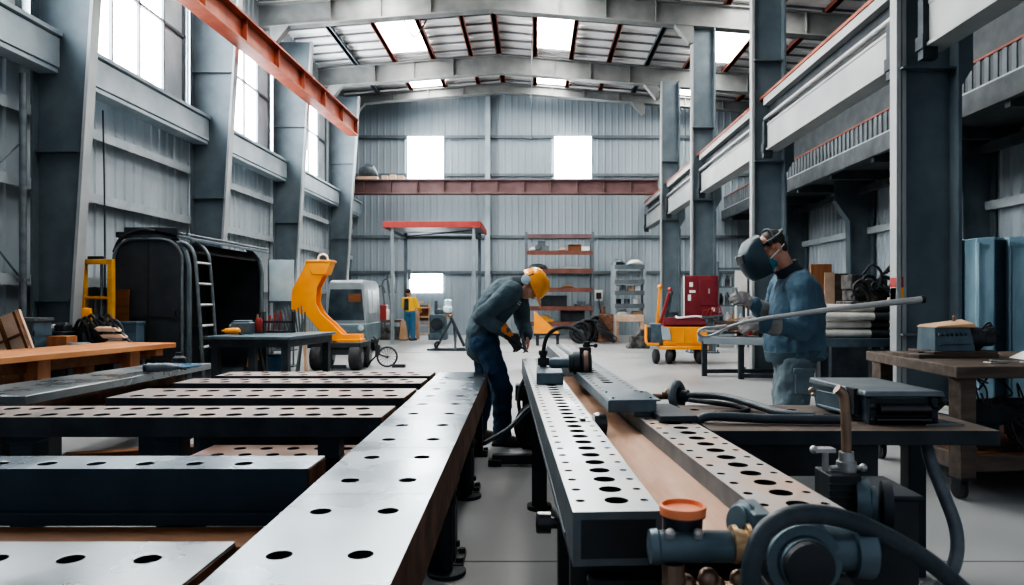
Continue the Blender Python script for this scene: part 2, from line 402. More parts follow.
# roof
RAF = [12.5, 16.85, 21.5, 24.3]
for k, y in enumerate(RAF):
    mb = MB()
    off, d = (.24, .33) if k == 3 else (0, .57)
    def zz(x): return rz_at(x) + off
    for a, b in ((XL, RX), (RX, XR)):
        for lo, hi, hw in ((0, .035, .13), (d-.035, d, .13), (0, d, .015)):
            mb.hexa([(a,y-hw,zz(a)+lo),(b,y-hw,zz(b)+lo),(b,y+hw,zz(b)+lo),(a,y+hw,zz(a)+lo)], [(a,y-hw,zz(a)+hi),(b,y-hw,zz(b)+hi),(b,y+hw,zz(b)+hi),(a,y+hw,zz(a)+hi)])
    # haunches
    for s, xe in ((1, XL+.3), (-1, 3.8)):
        mb.prism([(xe, zz(xe)-.4), (xe+s*.10, zz(xe)-.4), (xe+s*.5, zz(xe+s*.5)+.05), (xe, zz(xe)+.05)], 'y', y-.1, y+.1)
    for x in (-4.9, -3.7, -2.5, .6, 1.7, 2.9, 5.2, 6.5): mb.box(x-.01, x+.01, y-.12, y+.12, zz(x)+.02, zz(x)+d-.02)
    if k: struct(mb.build('roof_rafter', 'rafter', bevel=.004), [None, 'nearest grey steel roof rafter crossing the top of the view', 'middle grey steel roof rafter', 'farthest grey roof rafter against the end wall'][k], 'rafter')
PX_ = [-5.45, -4.27, -3.1, -1.95, RX, 0.0, 1.1, 2.25, 3.4, 4.6, 5.8, 7.0]
for i, x in enumerate(PX_):
    z = rz_at(x)+.58; mb = MB(); hw = .045 if x != RX else .06
    mb.box(x-hw, x+hw, 9, YB-.05, z-.02, z+.11); mb.box(x-hw-.03, x+hw+.03, 9, YB-.05, z-.02, z+.0)
    struct(mb.build('roof_purlin', 'red_purlin' if x not in (-5.45, 3.4) else 'girt_dark'), '%s red-brown roof purlin from the left wall' % ORD[i] if x not in (-5.45, 3.4) else 'dark roof purlin %s' % ('beside the left wall' if x < 0 else 'above the right crane columns'), 'purlin')
for nm, a, b in (('ceiling_left', XL-.3, RX), ('ceiling_right', RX, XR+.3)):
    mb = MB(); y = -2.0; prev = None
    while y < YB+.3:
        for dy, dz in ((0,0), (.22,0), (.26,.05), (.36,.05)):
            p = (mb.V((a, y+dy, rz_at(a)+.72+dz)), mb.V((b, y+dy, rz_at(b)+.72+dz)))
            if prev: mb.face([prev[0], prev[1], p[1], p[0]])
            prev = p
        y += .40
    o = struct(mb.build(nm, 'roof_sheet', smooth=0, fix=False))
mb = MB(); y = 10.0
while y < YB:
    for a, b in ((XL, RX), (RX, XR)):
        mb.bar((a, y, rz_at(a)+.69), (b, y, rz_at(b)+.69), .03, .05)
    y += .62
struct(mb.build('trim_9', 'roof_rib'))
k = 1
SKY = []
for ya, yb in ((5.8,8.0), (9.4,12.0), (13.6,16.4), (18.6,20.75), (22.2,24.15)):  # nearer rows, out of view, are added to light the foreground
    for xa, xb in ((-4.22,-3.15), (.05,1.05), (4.65,5.75)):
        if xa > 4 and ya < 13: continue
        mb = MB(); 
        a = [(xa,ya),(xb,ya),(xb,yb),(xa,yb)]
        mb.hexa([(x,yy,rz_at(x)+.63) for x,yy in a], [(x,yy,rz_at(x)+.65) for x,yy in a])
        o = struct(mb.build('skylight_%d' % k, 'skylight'), None); k += 1
# extra light cables and a conduit hanging from the roof
mb = MB(); mb.tube(curve([(-3.6,18.6,8.95),(-3.2,18.4,8.2),(-3.0,18.6,8.5),(-2.9,18.9,8.9)]), .02, 8); tag(mb.build('roof_cable', 'black'), 'black cable looping down from the roof near the left skylight', 'cable')
mb = MB(); mb.cyl((-.1,20.2,8.9), (-.1,20.2,6.0), .014, seg=8); mb.cyl((-.1,20.2,6.0),(-.1,20.2,5.9),.04,seg=10); tag(mb.build('roof_power_lead', 'steel_grey'), 'thin grey cord hanging from the roof ridge in the middle of the hall', 'cord')

# ------------------------------------------------------------------ right-hand row
RY = [7.35, 12.2, 16.9, 21.0]
RCX = 3.76
def right_column(y, label, w=.6):
    t = thing('steel_column', label, 'column', (RCX, y, 0), kind='structure')
    zt = rz_at(RCX)-.02
    mb = MB(); mb.box(.03, w-.03, -.012, .012, 0, zt)
    for z in (.9, 3.66, 5.4): mb.box(.03, w-.03, -.14, .14, z, z+.02)
    mb.build('web', 'steel_grey', t)
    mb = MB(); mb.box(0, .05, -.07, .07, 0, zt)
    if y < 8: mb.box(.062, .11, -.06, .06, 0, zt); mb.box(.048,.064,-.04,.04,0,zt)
    mb.build('flange', 'girder_pale', t, bevel=.004)['label'] = 'pale lit flange facing the hall'  # light falling on the hall side is put into this pale colour
    mb = MB(); mb.box(w-.035, w, -.17, .17, 0, zt); mb.build('flange', 'steel_grey', t)
    mb = MB(); mb.prism([(w,3.42),(w+.16,3.68),(w+.16,4.7),(w,4.7)], 'y', -.1, .1); mb.box(w, w+.03, -.12,.12, .5, 3.4); mb.build('bracket', 'steel_grey', t, bevel=.004)
    mb = MB(); mb.box(-.08, w+.08, -.24, .24, 0, .035)
    for sx in (-.04, w+.04):
        for sy in (-.2, .2): mb.cyl((sx,sy,.03), (sx,sy,.08), .018, seg=6)
    mb.build('base_plate', 'steel_grey', t)
    return t
for y, l in zip(RY, ['massive steel column at right with red and yellow marking on its pale flange', 'steel column behind the welder in the mask', 'steel column behind the red control cabinet', 'farthest steel column of the right row, beside the grey shelf']):
    right_column(y, l, .62 if y < 8 else .56)
# crane girders between them: red rail, pale strip, pipe, lower girder
GB = [(2.6, 7.15), (7.55, 12.0), (12.4, 16.7), (17.1, 20.8), (21.2, 24.9)]
GL = ['pale crane girder with red rail at top right corner, nearest bay', 'pale crane girder with red rail left of the massive right column, largest in view', 'crane girder with red rail in the bay behind the masked welder', 'crane girder with red rail in the bay above the red cabinet', 'crane girder with red rail in the farthest right bay']
for (ya, yb), l in zip(GB, GL):
    t = thing('crane_girder', l, 'crane girder', (3.90, ya, 3.8), kind='structure'); L = yb-ya
    mb = MB(); mb.box(.0, .22, -.2, L+.2, .93, .975); mb.box(.05, .10, -.2, L+.2, .975, 1.01); mb.build('rail', 'red_steel', t)
    mb = MB(); mb.box(.015, .20, 0, L, .80, .93); mb.build('top_flange', 'girder_pale', t, bevel=.004)
    mb = MB(); mb.box(.12, .16, 0, L, .42, .80); mb.build('web', 'dark_steel', t)
    mb = MB(); mb.cyl((.03,.05,.56), (.03,L-.05,.56), .036, seg=14); mb.build('pipe', 'bare_metal', t)
    mb = MB(); mb.box(.03, .10, 0, L, .04, .44); mb.box(.0, .25, 0, L, .0, .04); mb.box(.02, .24, 0, L, .42, .46); mb.build('lower_beam', 'girder_pale', t, bevel=.005)
    mb = MB()
    for yy in (.12, L-.12): mb.box(-.03, .12, yy-.05, yy+.05, -.12, .5); mb.box(-.045, -.02, yy-.07, yy+.07, -.02, .12)
    mb.build('hanger', 'dark_steel', t, bevel=.004)
mb = MB(); mb.tube(curve([(3.66,7.16,7.4),(3.64,7.16,5.2),(3.62,7.14,4.9),(3.66,7.16,4.6)]), .018, 8); mb.box(3.6,3.7,7.08,7.16,4.5,4.75); tag(mb.build('hoist_cable', 'black'), 'black cable with junction box clipped to the massive right column', 'cable')
mb = MB(); mb.cyl((4.45,8.6,4.2), (4.45,8.6,1.5), .008, seg=6); tag(mb.build('hanging_cable', 'black'), 'thin black cable hanging beside the massive right column', 'cable')
# red and yellow marking sleeve on the nearest right column
t = thing('marker_sleeve', 'red and yellow safety marker on the flange of the massive right column', 'marker', (3.72, 7.35, 1.27))
mb = MB(); mb.box(.04, .115, -.066, .066, -.04, .13); mb.build('lower_band', 'yellow', t, bevel=.006)['label'] = 'yellow band'
mb = MB(); mb.box(.038, .117, -.068, .068, .13, .24); mb.build('upper_band', 'red_paint', t, bevel=.008)['label'] = 'red band'
# right wall with pilasters, girts, gutter line, mezzanine
o = corrugated(YB+2, 4.3, .26, .035).build('wall_right', 'cladding', loc=(XR+.03, YB, 0), rot=(0,0,-PI/2), smooth=0, fix=False); struct(o)
mb = MB(); mb.box(XR, XR+.05, -2, YB, 4.3, 9); struct(mb.build('wall_right_upper', 'wall_shadow'))  # shade above the mezzanine is put into the dark wall colour
for z in (1.5, 2.95):
    mb = MB(); mb.box(XR-.14, XR-.02, -1, YB-.1, z-.06, z+.06); mb.box(XR-.15, XR-.13, -1, YB-.1, z-.02, z+.1); struct(mb.build('trim_%d' % n, 'girt')); n += 1
RPY = [8.6, 12.7, 17.2, 21.4]
for y, l in zip(RPY, ['dark steel column on the right wall behind the blue tanks', 'dark right-wall column between massive column and blue tanks', 'dark right-wall column right of the masked welder', 'dark right-wall column just behind the masked welder']):
    mb = MB(); mb.prism([(XR-.55,0),(XR-.02,0),(XR-.02,4.2),(XR-.95,4.2),(XR-.95,3.7),(XR-.6,3.2)], 'y', y-.012, y+.012)
    mb.prism([(XR-.57,0),(XR-.54,0),(XR-.59,3.2),(XR-.94,3.7),(XR-.97,3.7),(XR-.62,3.2)], 'y', y-.12, y+.12)
    mb.box(XR-.06,XR-.02,y-.14,y+.14,0,4.2)
    struct(mb.build('wall_column', 'steel_grey'), l, 'column')
# mezzanine: deck, edge beam, railing with pickets
mb = MB(); mb.box(6.75, XR-.02, 1, YB-.1, 4.22, 4.42); mb.box(6.68, 6.80, 1, YB-.1, 4.12, 4.46)
for y in range(2, 25, 2): mb.box(6.75, XR-.02, y-.06, y+.06, 4.02, 4.22)
mb.box(7.9, 8.05, 1, YB-.1, 3.86, 4.02)
struct(mb.build('mezzanine_deck', 'mezz', bevel=.004), 'dark steel mezzanine deck along the right wall', 'mezzanine')
t = thing('mezzanine_railing', 'steel railing with red top rail and grey upright slats along the right mezzanine', 'railing', (6.72, 1, 4.44), kind='structure')
mb = MB(); mb.bar((0,0,.46), (0,23.9,.46), .05, .035); mb.build('top_rail', 'red_purlin', t)
mb = MB()
for i in range(120): mb.box(-.012, .012, i*.2-.05, i*.2+.05, .02, .45)
mb.build('slats', 'slat', t)
mb = MB(); mb.bar((0,0,.03), (0,23.9,.03), .04, .05); mb.build('bottom_rail', 'girt', t)
# boxes on the mezzanine
for i, (y, s, m, l) in enumerate([(9.6,.42,'white_paint','white drum lying on the right mezzanine, nearer one'), (12.6,.36,'white_paint','white drum on the right mezzanine, farther one'), (17.5,.5,'clutter','dark crate on the right mezzanine far end')]):
    mb = MB()
    if i < 2: mb.lathe((7.1,y,4.42), (0,0,1), [(0,s*.5),(.05,s*.55),(.3,s*.55),(.32,s*.58),(.5,s*.55),(.62,s*.5),(.66,s*.3)])
    else: mb.box(6.9,7.4,y-.3,y+.3,4.42,4.9); mb.box(6.88,7.42,y-.32,y+.32,4.78,4.84)
    tag(mb.build('drum' if i < 2 else 'crate', m), l, 'drum' if i < 2 else 'crate')
# things on the back crane bridge
t = thing('tarp_bundle', 'grey tarpaulin bundle on a pallet on the left end of the maroon crane beam', 'bundle', (X(368,24.0), 24.0, Z(180,24.0)))
mb = MB(); mb.box(-.34,.34,-.16,.16,0,.1); mb.build('pallet', 'timber_pale', t)
mb = MB(); mb.loft([((-.3,0,.1),(0,.15,0),(0,0,.02)),((-.28,0,.26),(0,.14,0),(0,0,.16)),((-.05,0,.34),(0,.15,0),(0,0,.24)),((.2,0,.3),(0,.13,0),(0,0,.2)),((.34,0,.16),(0,.05,0),(0,0,.05))], 14); mb.build('tarpaulin', 'machine_grey', t)
for i in range(3):
    mb = MB(); x = X(385+8*i,24.0); mb.box(x-.1,x+.1,23.9,24.1,Z(180,24),Z(180,24)+.14+.03*(i%2)); mb.box(x-.11,x+.11,23.89,24.11,Z(180,24)+.1,Z(180,24)+.12)
    tag(mb.build('small_crate', 'timber_pale'), 'small pale crate on the maroon crane beam, %s from the tarpaulin' % ['first','second','third'][i], 'crate', 'small crates on the crane beam')
# ================================================================== foreground left: long bench and cross members
ZB = .65
def leg_part(parent, x, y, zt, w=.12, mat_='black', foot=True):
    mb = MB(); mb.box(x-w/2, x+w/2, y-w/2, y+w/2, .0, zt); mb.box(x-w/2-.012, x+w/2+.012, y-w/2-.012, y+w/2+.012, zt-.06, zt-.02)
    for zz in (.2*zt, .75*zt): mb.cyl((x+w/2,y,zz), (x+w/2+.018,y,zz), .016, seg=10)
    l = mb.build('leg', mat_, parent, bevel=.006)
    if foot:
        mb = MB(); mb.box(x-w*.8, x+w*.8, y-w*.75, y+w*.75, 0, .025)
        for sx in (-1,1): mb.cyl((x+sx*w*.66, y-w*.45, .025), (x+sx*w*.66, y-w*.45, .045), .02, seg=6); mb.cyl((x+sx*w*.66, y+w*.45, .025), (x+sx*w*.66, y+w*.45, .045), .02, seg=6)
        mb.build('foot_plate', mat_, l, bevel=.003)
    return l
# long bench running away from the camera (local frame: near-left corner of the top)
ang = math.atan2(-.071, 4.51)
t = thing('drilled_bench', 'long bright steel bench with two rows of holes, running away at centre left', 'bench', (-.735+.016, .95, 0), -math.atan2(-.09, 4.51)*1.0)
L = 6.03-.95; W = .415; NS = 5; Ls = L/NS
mb = MB()
pitch = .353
secs = [0, 1.2795, 1.9855, 2.6915, 3.3975, 4.1035, L]
for k, (a, b) in enumerate(zip(secs, secs[1:])):
    sub = MB(); sub.bm = mb.bm
    # translate by building with an offset
    n0 = len(mb.bm.verts)
    mb.bm.verts.ensure_lookup_table()
    starts = [s for s in [(1.70-.95)+pitch*i for i in range(-4, 16)] if s > a-.2]
    st = [(0, W*.5, W*.27, pitch, .031, 0), (W*.5, W, W*.745, pitch, .031, 0)]
    segL = b-a
    c0 = min(s for s in starts if s-pitch/2 >= a-1e-6) - a
    st = [(q[0], q[1], q[2], q[3], q[4], c0) for q in st]
    mb.perf(segL, W, .05, st, 0, 1, 2, z=ZB, bottom=True)
    mb.bm.verts.ensure_lookup_table()
    for v in mb.bm.verts[n0:]: v.co.y += a
mb.mi = 2
for a in secs[1:-1]: mb.box(0, W, a-.0012, a+.0012, ZB-.02, ZB+.0004)
mb.mi = 0
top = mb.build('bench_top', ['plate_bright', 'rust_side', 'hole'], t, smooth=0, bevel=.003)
mb = MB(); mb.box(W-.03, W-.002, .0, L, ZB-.21, ZB-.05); mb.box(.002, .03, 0, L, ZB-.21, ZB-.05); mb.box(.03, W-.03, 0, L, ZB-.21, ZB-.19)
mb.build('side_beam', 'rust_side', t, bevel=.004)
for y in (3.27-.95+.12, 4.58-.95+.05, 5.75-.95, 1.4-.95): leg_part(t, W-.10, y, ZB-.21, .14); leg_part(t, .10, y, ZB-.21, .14)
for y in (2.44, 3.70):
    mb = MB(); mb.cyl((W-.06,y-.15,ZB-.33),(W-.06,y-.15,ZB-.21),.045,seg=18); mb.cyl((W-.06,y-.15,.0),(W-.06,y-.15,ZB-.33),.03,seg=14); mb.cyl((W-.06,y-.15,0),(W-.06,y-.15,.02),.09,seg=18); mb.build('screw_jack', 'dark_steel', t, bevel=.003)

# cross members, all running along x, local frame: left end at the back... built along +y then turned
def cross(name, label, xr, xl, y_near, width, zt, H, rows, mats, legs=(), tilt=0.0, flange=False):
    """right end at xr, left end at xl; rows: (offset from near edge, pitch, r, start)"""
    L = xr - xl
    t = thing(name, label, 'steel beam', (xr, y_near, 0), PI/2 + tilt, kind='thing')      # local +y -> world -x ; local x -> world +y
    mb = MB(); rows = sorted(rows); cuts = [0] + [(a[0]+b[0])/2 for a, b in zip(rows, rows[1:])] + [width]
    st = [(cuts[i], cuts[i+1], r[0], r[1], r[2], r[3]) for i, r in enumerate(rows)]
    mb.perf(L, width, H, st, 0, 1, 2, z=zt)
    # rusty sawn end at the right
    mb.mi = 3; mb.box(.004, width-.004, -.004, .0, zt-H+.004, zt-.004)
    if flange: mb.mi = 1; mb.box(-.03, .0, 0, L, zt-H, zt-H+.045)
    b = mb.build('beam_body', mats, t, smooth=0, bevel=.003)
    for lx, ly, w in legs: leg_part(t, lx, ly, zt-H, w, 'navy_steel', False)
    return t
MP = ['plate_worn', 'dark_steel', 'hole', 'rust_side']
MB_ = ['plate_bright', 'navy_steel', 'hole', 'rust_side']
MR = ['plate_rust', 'dark_steel', 'hole', 'rust_side']
cross('drilled_plate', 'bright drilled steel plate at the bottom left corner, nearest the camera', -.775, -2.6, 1.28, .53, ZB-.005, .04, [(.16,.186,.030,.06),(.41,.186,.030,.16)], ['plate_dull','navy_steel','hole','rust_side'], [(.1,.3,.1),(.4,1.4,.1)])
cross('drilled_beam', 'dark navy beam with bright top and one row of holes, at lower left', -.835, -3.2, 2.57, .215, ZB, .2, [(.085,.186,.032,.27)], MB_, [(.1,.5,.1),(.1,2.0,.1)], flange=True)
cross('drilled_beam', 'wide rust-topped drilled beam at left, lower face black, third from the camera', -.815, -4.3, 3.70, .40, ZB, .105, [(.09,.143,.041,.10),(.30,.143,.041,.17)], MP, [(.2,1.2,.13),(.2,2.0,.13),(.1,2.75,.11),(.3,.35,.12)])
cross('drilled_beam', 'drilled beam with rusty right end, fourth from the camera at left', -.832, -2.72, 4.43, .48, ZB, .06, [(.11,.150,.043,.10),(.36,.150,.043,.17)], MP, [(.2,.3,.12),(.2,1.7,.12)])
cross('drilled_beam', 'narrow drilled beam, fifth from the camera at left', -.852, -2.7, 5.21, .32, ZB, .05, [(.09,.155,.036,.10),(.24,.155,.036,.17)], MP, [(.2,.3,.12),(.2,1.7,.12)])
cross('drilled_beam', 'farthest drilled cross beam at left, just before the dark worktable', -.862, -2.62, 5.72, .33, ZB, .055, [(.09,.155,.036,.13),(.25,.155,.036,.20)], MP, [(.2,.3,.12),(.2,1.7,.12)])
# low-level members under them
cross('low_drilled_beam', 'rusty drilled beam lying low between the second and third beams at left', -.93, -1.97, 3.94, .36, .38, .09, [(.09,.16,.036,.1),(.26,.16,.036,.2)], MR, [(.18,.2,.1),(.18,.95,.1)])
t = thing('low_channel', 'narrow dark steel channel lying low just behind the low rusty beam', 'steel channel', (-1.5, 4.47, 0))
mb = MB(); mb.box(-.62,.55,-.05,.05,.33,.39); mb.box(-.62,.55,-.05,-.035,.39,.41); mb.box(-.62,.55,.035,.05,.39,.41); mb.build('channel', 'dark_steel', t, bevel=.003)
mb = MB(); mb.ball((-.62,0,.37), .04); mb.build('end_knob', 'black', t)
for x in (-.4,.4): mb = MB(); mb.box(x-.05,x+.05,-.05,.05,0,.33); mb.build('leg', 'dark_steel', t)
t = thing('timber_balk', 'brown timber balk under the dark navy beam at lower left', 'timber', (-2.0, 2.44, 0))
mb = MB(); mb.box(-1.4, 1.12, -.11, .10, .30, .448); mb.build('balk', 'timber_dark', t, bevel=.006)
for x in (-1.0, .0, .9): mb = MB(); mb.box(x-.08,x+.08,-.08,.08,0,.30); mb.build('support_block', 'timber_dark', t, bevel=.005)
# timber pieces on the floor seen under the third beam
for i, (x, y, l) in enumerate([(-3.25, 5.0, 'nearer brown timber bar with pale sawn end on the floor under the left beams'), (-3.1, 5.5, 'farther brown timber bar with pale sawn end on the floor under the left beams')]):
    mb = MB(); mb.box(-.9, .0, -.06, .06, 0, .13); t = tag(mb.build('timber_bar', 'timber_dark', loc=(x+.45, y, 0), rot=(0,0,.35), bevel=.005), l, 'timber')
    mb = MB(); mb.box(.0, .006, -.055, .055, .005, .125); mb.build('sawn_end', 'timber_orange', t)
# big dark plate table
t = thing('plate_table', 'dark grey steel plate on rusty girders in front of the orange timber bench', 'plate table', (-4.0, 5.6, 0))
mb = MB(); mb.hexa([(.02,-1.08,.59),(.71,-1.08,.59),(.80,1.32,.59),(.28,1.20,.59)], [(.02,-1.08,.65),(.71,-1.08,.65),(.80,1.32,.65),(.28,1.20,.65)]); mb.build('plate', 'plate_dull', t, bevel=.005)
for x in (.57, .25):
    mb = MB(); mb.box(x-.14,x+.14,-1.02,1.2,.45,.47); mb.box(x-.012,x+.012,-1.02,1.2,.47,.57); mb.box(x-.14,x+.14,-1.02,1.2,.57,.59); mb.build('girder', 'rust_side', t)
for x, y in ((.57,-.7),(.57,1.0),(.25,-.7),(.25,1.0)): mb = MB(); mb.box(x-.07,x+.07,y-.07,y+.07,0,.45); mb.build('leg', 'dark_steel', t)
# grinder and blue cable on it
gx, gy = X(152,5.95), 5.95
t = thing('angle_grinder', 'grey knurled grinder lying on the dark plate table at left', 'grinder', (gx, gy, .65)); t.scale = (.72,.72,.8)
mb = MB(); mb.lathe((0,0,.055), (1,.25,0), [(-.06,.03),(-.05,.05),(.0,.052),(.004,.046),(.03,.046),(.034,.052),(.10,.05),(.104,.044),(.12,.044),(.124,.05),(.2,.047),(.24,.03),(.3,.024)], 20); mb.build('body', 'machine_grey', t)
mb = MB(); mb.cyl((-.06,-.015,.055),(-.085,-.02,.055),.042,seg=18); mb.build('disc_guard', 'black', t)
mb = MB(); mb.tube([(.29,.07,.05),(.36,.1,.03)], .012); mb.build('cord_stub', 'black', t)
mb = MB()
pts = [(gx-.06+.10*k/12 + .10*math.cos(k*.7), gy+.42+.11*math.sin(k*.7), .665+.004*(k%4)) for k in range(26)]
mb.tube(curve(pts, 4), .012, 8); tag(mb.build('cable_coil', 'bin_blue'), 'blue cable coiled beside the grinder on the dark plate table', 'cable')
mb = MB(); mb.lathe((-3.33, 6.55, .65), (0,0,1), [(0,.05),(.03,.06),(.08,.055),(.1,.03),(.13,.03)]); mb.box(-3.41,-3.25,6.53,6.57,.65,.70); tag(mb.build('magnet_clamp', 'black'), 'black clamp at the far end of the dark plate table', 'clamp')
# orange timber bench
t = thing('timber_bench', 'long orange timber bench with thick square legs at left', 'bench', (-5.1, 7.1, 0), -.18)
mb = MB(); mb.box(-.45, .45, -1.7, 1.55, .69, .75)
mb.build('bench_top', 'timber_orange', t, bevel=.006)
mb = MB(); mb.box(.16,.22,-1.5,1.4,.56,.69); mb.box(-.36,-.30,-1.5,1.4,.56,.69); mb.build('apron', 'timber_dark', t, bevel=.004)
for y in (-1.55, 1.3): mb = MB(); mb.box(-.42,.42,y-.06,y+.06,.61,.69); mb.build('cross_piece', 'timber_leg', t, bevel=.005)
for x in (.27,-.33):
    for y in (-1.2, -.2, 1.0): mb = MB(); mb.box(x-.075,x+.075,y-.075,y+.075,0,.69); mb.build('leg', 'timber_leg', t, bevel=.006)

# ================================================================== foreground right: rail machine
a1 = math.atan2(.21, 4.57)           # left rail leans left with distance
RM = thing('rail_cutting_bench', 'heavy steel bench of two drilled rails with a copper-brown plank between them, centre right foreground', 'machine bench', (.093, 1.716, 0))
ZR = .75
def rail(L, W, H, start, top_m):
    mb = MB(); p = .107
    mb.perf(L, W, H, [(0, W*.26, W*.13, p, .0125, start), (W*.26, W*.80, W*.555, p, .031, start), (W*.80, W, W*.885, p, .011, start)], 0, 1, 2, z=ZR)
    mb.mi = 1; mb.box(-.004, 0, .2, L, ZR-H, ZR-H+.02)
    return mb
mb = rail(4.60, .222, .135, .098, 0)
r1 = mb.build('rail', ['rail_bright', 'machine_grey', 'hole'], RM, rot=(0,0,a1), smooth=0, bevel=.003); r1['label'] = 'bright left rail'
mb = MB(); mb.box(.02,.205,-.002,.0,ZR-.115,ZR-.02); mb.build('end_cover', 'black', r1)
a2 = math.atan2(.073, 1.0)
mb = rail(6.45, .215, .12, .05, 0)
r2 = mb.build('rail', ['rail_tan', 'machine_grey', 'hole'], RM, loc=(.565-.093, 1.62-1.716, 0), rot=(0,0,a2), smooth=0, bevel=.003); r2['label'] = 'rust-stained right rail'
mb = MB(); mb.hexa([(.20,-.02,.645),(.49,-.06,.645),(.28,3.6,.645),(.03,3.6,.645)], [(.20,-.02,.69),(.49,-.06,.69),(.28,3.6,.69),(.03,3.6,.69)]); mb.build('bed_plank', 'bed_plank', RM, bevel=.004)
def pos1(x, y): c, s = math.cos(a1), math.sin(a1); return (x*c-y*s, x*s+y*c)
for y in (.55, 2.55, 4.35):
    for x in (.05, .40):
        px_, py_ = pos1(x, y); mb = MB(); mb.box(px_-.045,px_+.045,py_-.045,py_+.045,0,.615); l = mb.build('leg', 'black', RM, bevel=.005)
        mb = MB(); mb.cyl((px_,py_,0),(px_,py_,.025),.075,seg=18); mb.build('foot_plate', 'dark_steel', l)
    p0, p1 = pos1(.05, y), pos1(.45, y); mb = MB(); mb.bar((*p0,.585), (*p1,.585), .06, .06); mb.build('cross_member', 'black', RM)
    p0, p1 = pos1(-.05, y), pos1(-.30, y)
p0, p1 = pos1(.05,.2), pos1(.05,4.4); mb = MB(); mb.bar((*p0,.58), (*p1,.58), .07, .07); mb.build('frame_rail', 'black', RM)
p0, p1 = pos1(.30,.1), pos1(.30,4.4); mb = MB(); mb.bar((*p0,.54), (*p1,.54), .10, .14); mb.build('frame_rail', 'black', RM)
mb = MB(); mb.box(.0,.46,.12,.20,.30,.615); mb.box(.04,.44,.06,.14,.2,.56); mb.build('front_panel', 'black', RM, bevel=.006)
mb = MB(); mb.lathe((-.01,.55,.55),(-1,0,0),[(0,.02),(.03,.02),(.032,.035),(.075,.035),(.08,.03)],18); mb.build('locking_knob', 'black_gloss', RM)
mb = MB(); mb.bar((-.42,3.66,.05),(.02,3.66,.05),.07,.07); mb.bar((-.40,3.66,.05),(-.40,3.66,.0),.1,.1); mb.build('outrigger', 'black', RM, bevel=.004)
# sliding upper rail
t = thing('sliding_rail', 'dark grey drilled rail sliding on top of the right rail, running to the far end', 'rail', (.322, 3.08, ZR), a2-.02)
mb = MB(); p = .107
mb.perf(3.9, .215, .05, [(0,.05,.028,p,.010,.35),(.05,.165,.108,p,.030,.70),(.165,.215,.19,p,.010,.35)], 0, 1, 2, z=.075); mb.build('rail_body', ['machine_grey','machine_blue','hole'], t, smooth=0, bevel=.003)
mb = MB(); mb.box(.004,.235,.0,.30,.073,.080); mb.box(.12,.20,.03,3.85,.0,.026)
for x, y in ((.03,.05),(.2,.05),(.03,.25),(.2,.25)): mb.cyl((x,y,.080),(x,y,.086),.008,seg=6)
mb.build('end_plate', 'machine_blue', t, bevel=.003)
mb = MB(); mb.hexa([(.2,-.14,.005),(.36,-.14,.005),(.33,.22,.005),(.2,.22,.005)],[(.2,-.14,.03),(.36,-.14,.03),(.33,.22,.03),(.2,.22,.03)]); mb.build('side_bracket', 'dark_steel', t, bevel=.003)
# stop knob below its corner
t = thing('clamp_knob', 'round black clamp knob under the near corner of the sliding rail', 'knob', (.255, 3.02, .69))
mb = MB(); mb.lathe((-.035,0,.045),(1,.1,0),[(-.03,.018),(-.028,.03),(-.005,.032),(0,.012),(.03,.012),(.032,.045),(.06,.05),(.085,.045),(.09,.02)],20); mb.build('knob', 'black_gloss', t)
mb = MB(); mb.box(.0,.05,-.03,.03,0,.04); mb.build('knob_base', 'black', t, bevel=.004)
# cross carriage with motor and arched hose
t = thing('torch_carriage', 'cutting carriage with grey block, round motor and black arched hose between two rails', 'carriage', (X(551,4.35), 4.35, ZR))
mb = MB(); mb.box(-.09,.075,-.05,.35,0,.072); mb.box(-.085,.06,.35,.9,0,.03); mb.build('slide_block', 'machine_blue', t, bevel=.006)
mb = MB(); mb.cyl((.0,.04,.125),(.12,.04,.125),.034,seg=20); mb.cyl((-.01,.04,.125),(.0,.04,.125),.028,seg=20); mb.build('cylinder_arm', 'machine_blue', t, bevel=.003)
mb = MB(); mb.lathe((.11,.04,.125),(1,0,0),[(0,.04),(.005,.06),(.03,.06),(.032,.072),(.07,.075),(.075,.06),(.09,.085),(.12,.088),(.135,.08),(.145,.05)],24); m_ = mb.build('motor', 'dark_steel', t)
mb = MB(); mb.lathe((.202,.04,.125),(1,0,0),[(0,.088),(.003,.092),(.026,.092),(.03,.088)],24); mb.build('motor_band', 'copper_pipe', m_)
mb = MB(); mb.box(.18,.25,.0,.08,.19,.225); mb.cyl((.225,.04,.22),(.225,.04,.26),.02,seg=12); mb.box(.2,.275,.03,.05,.228,.24); mb.ball((.28,.04,.234),.014); mb.build('hose_valve', 'black', t, bevel=.003)
arch = [(.225,.04,.24)] + [(.095+.13*math.cos(u), .04+.3*(u/PI), .215+.13*math.sin(u)) for u in [PI*i/14 for i in range(1,14)]] + [(-.04,.36,.20),(-.045,.38,.16)]
mb = MB(); mb.tube(curve(arch,4), .013, 10); mb.build('arched_hose', 'rubber', t)
mb = MB(); mb.cyl((-.045,.38,.04),(-.045,.38,.15),.022,seg=14); mb.cyl((-.045,.38,.15),(-.045,.38,.18),.03,seg=14); mb.box(-.08,-.0,.35,.42,.08,.13); mb.cyl((-.045,.38,.04),(-.06,.36,.005),.012,.005,seg=10); mb.build('torch_head', 'black', t, bevel=.002)
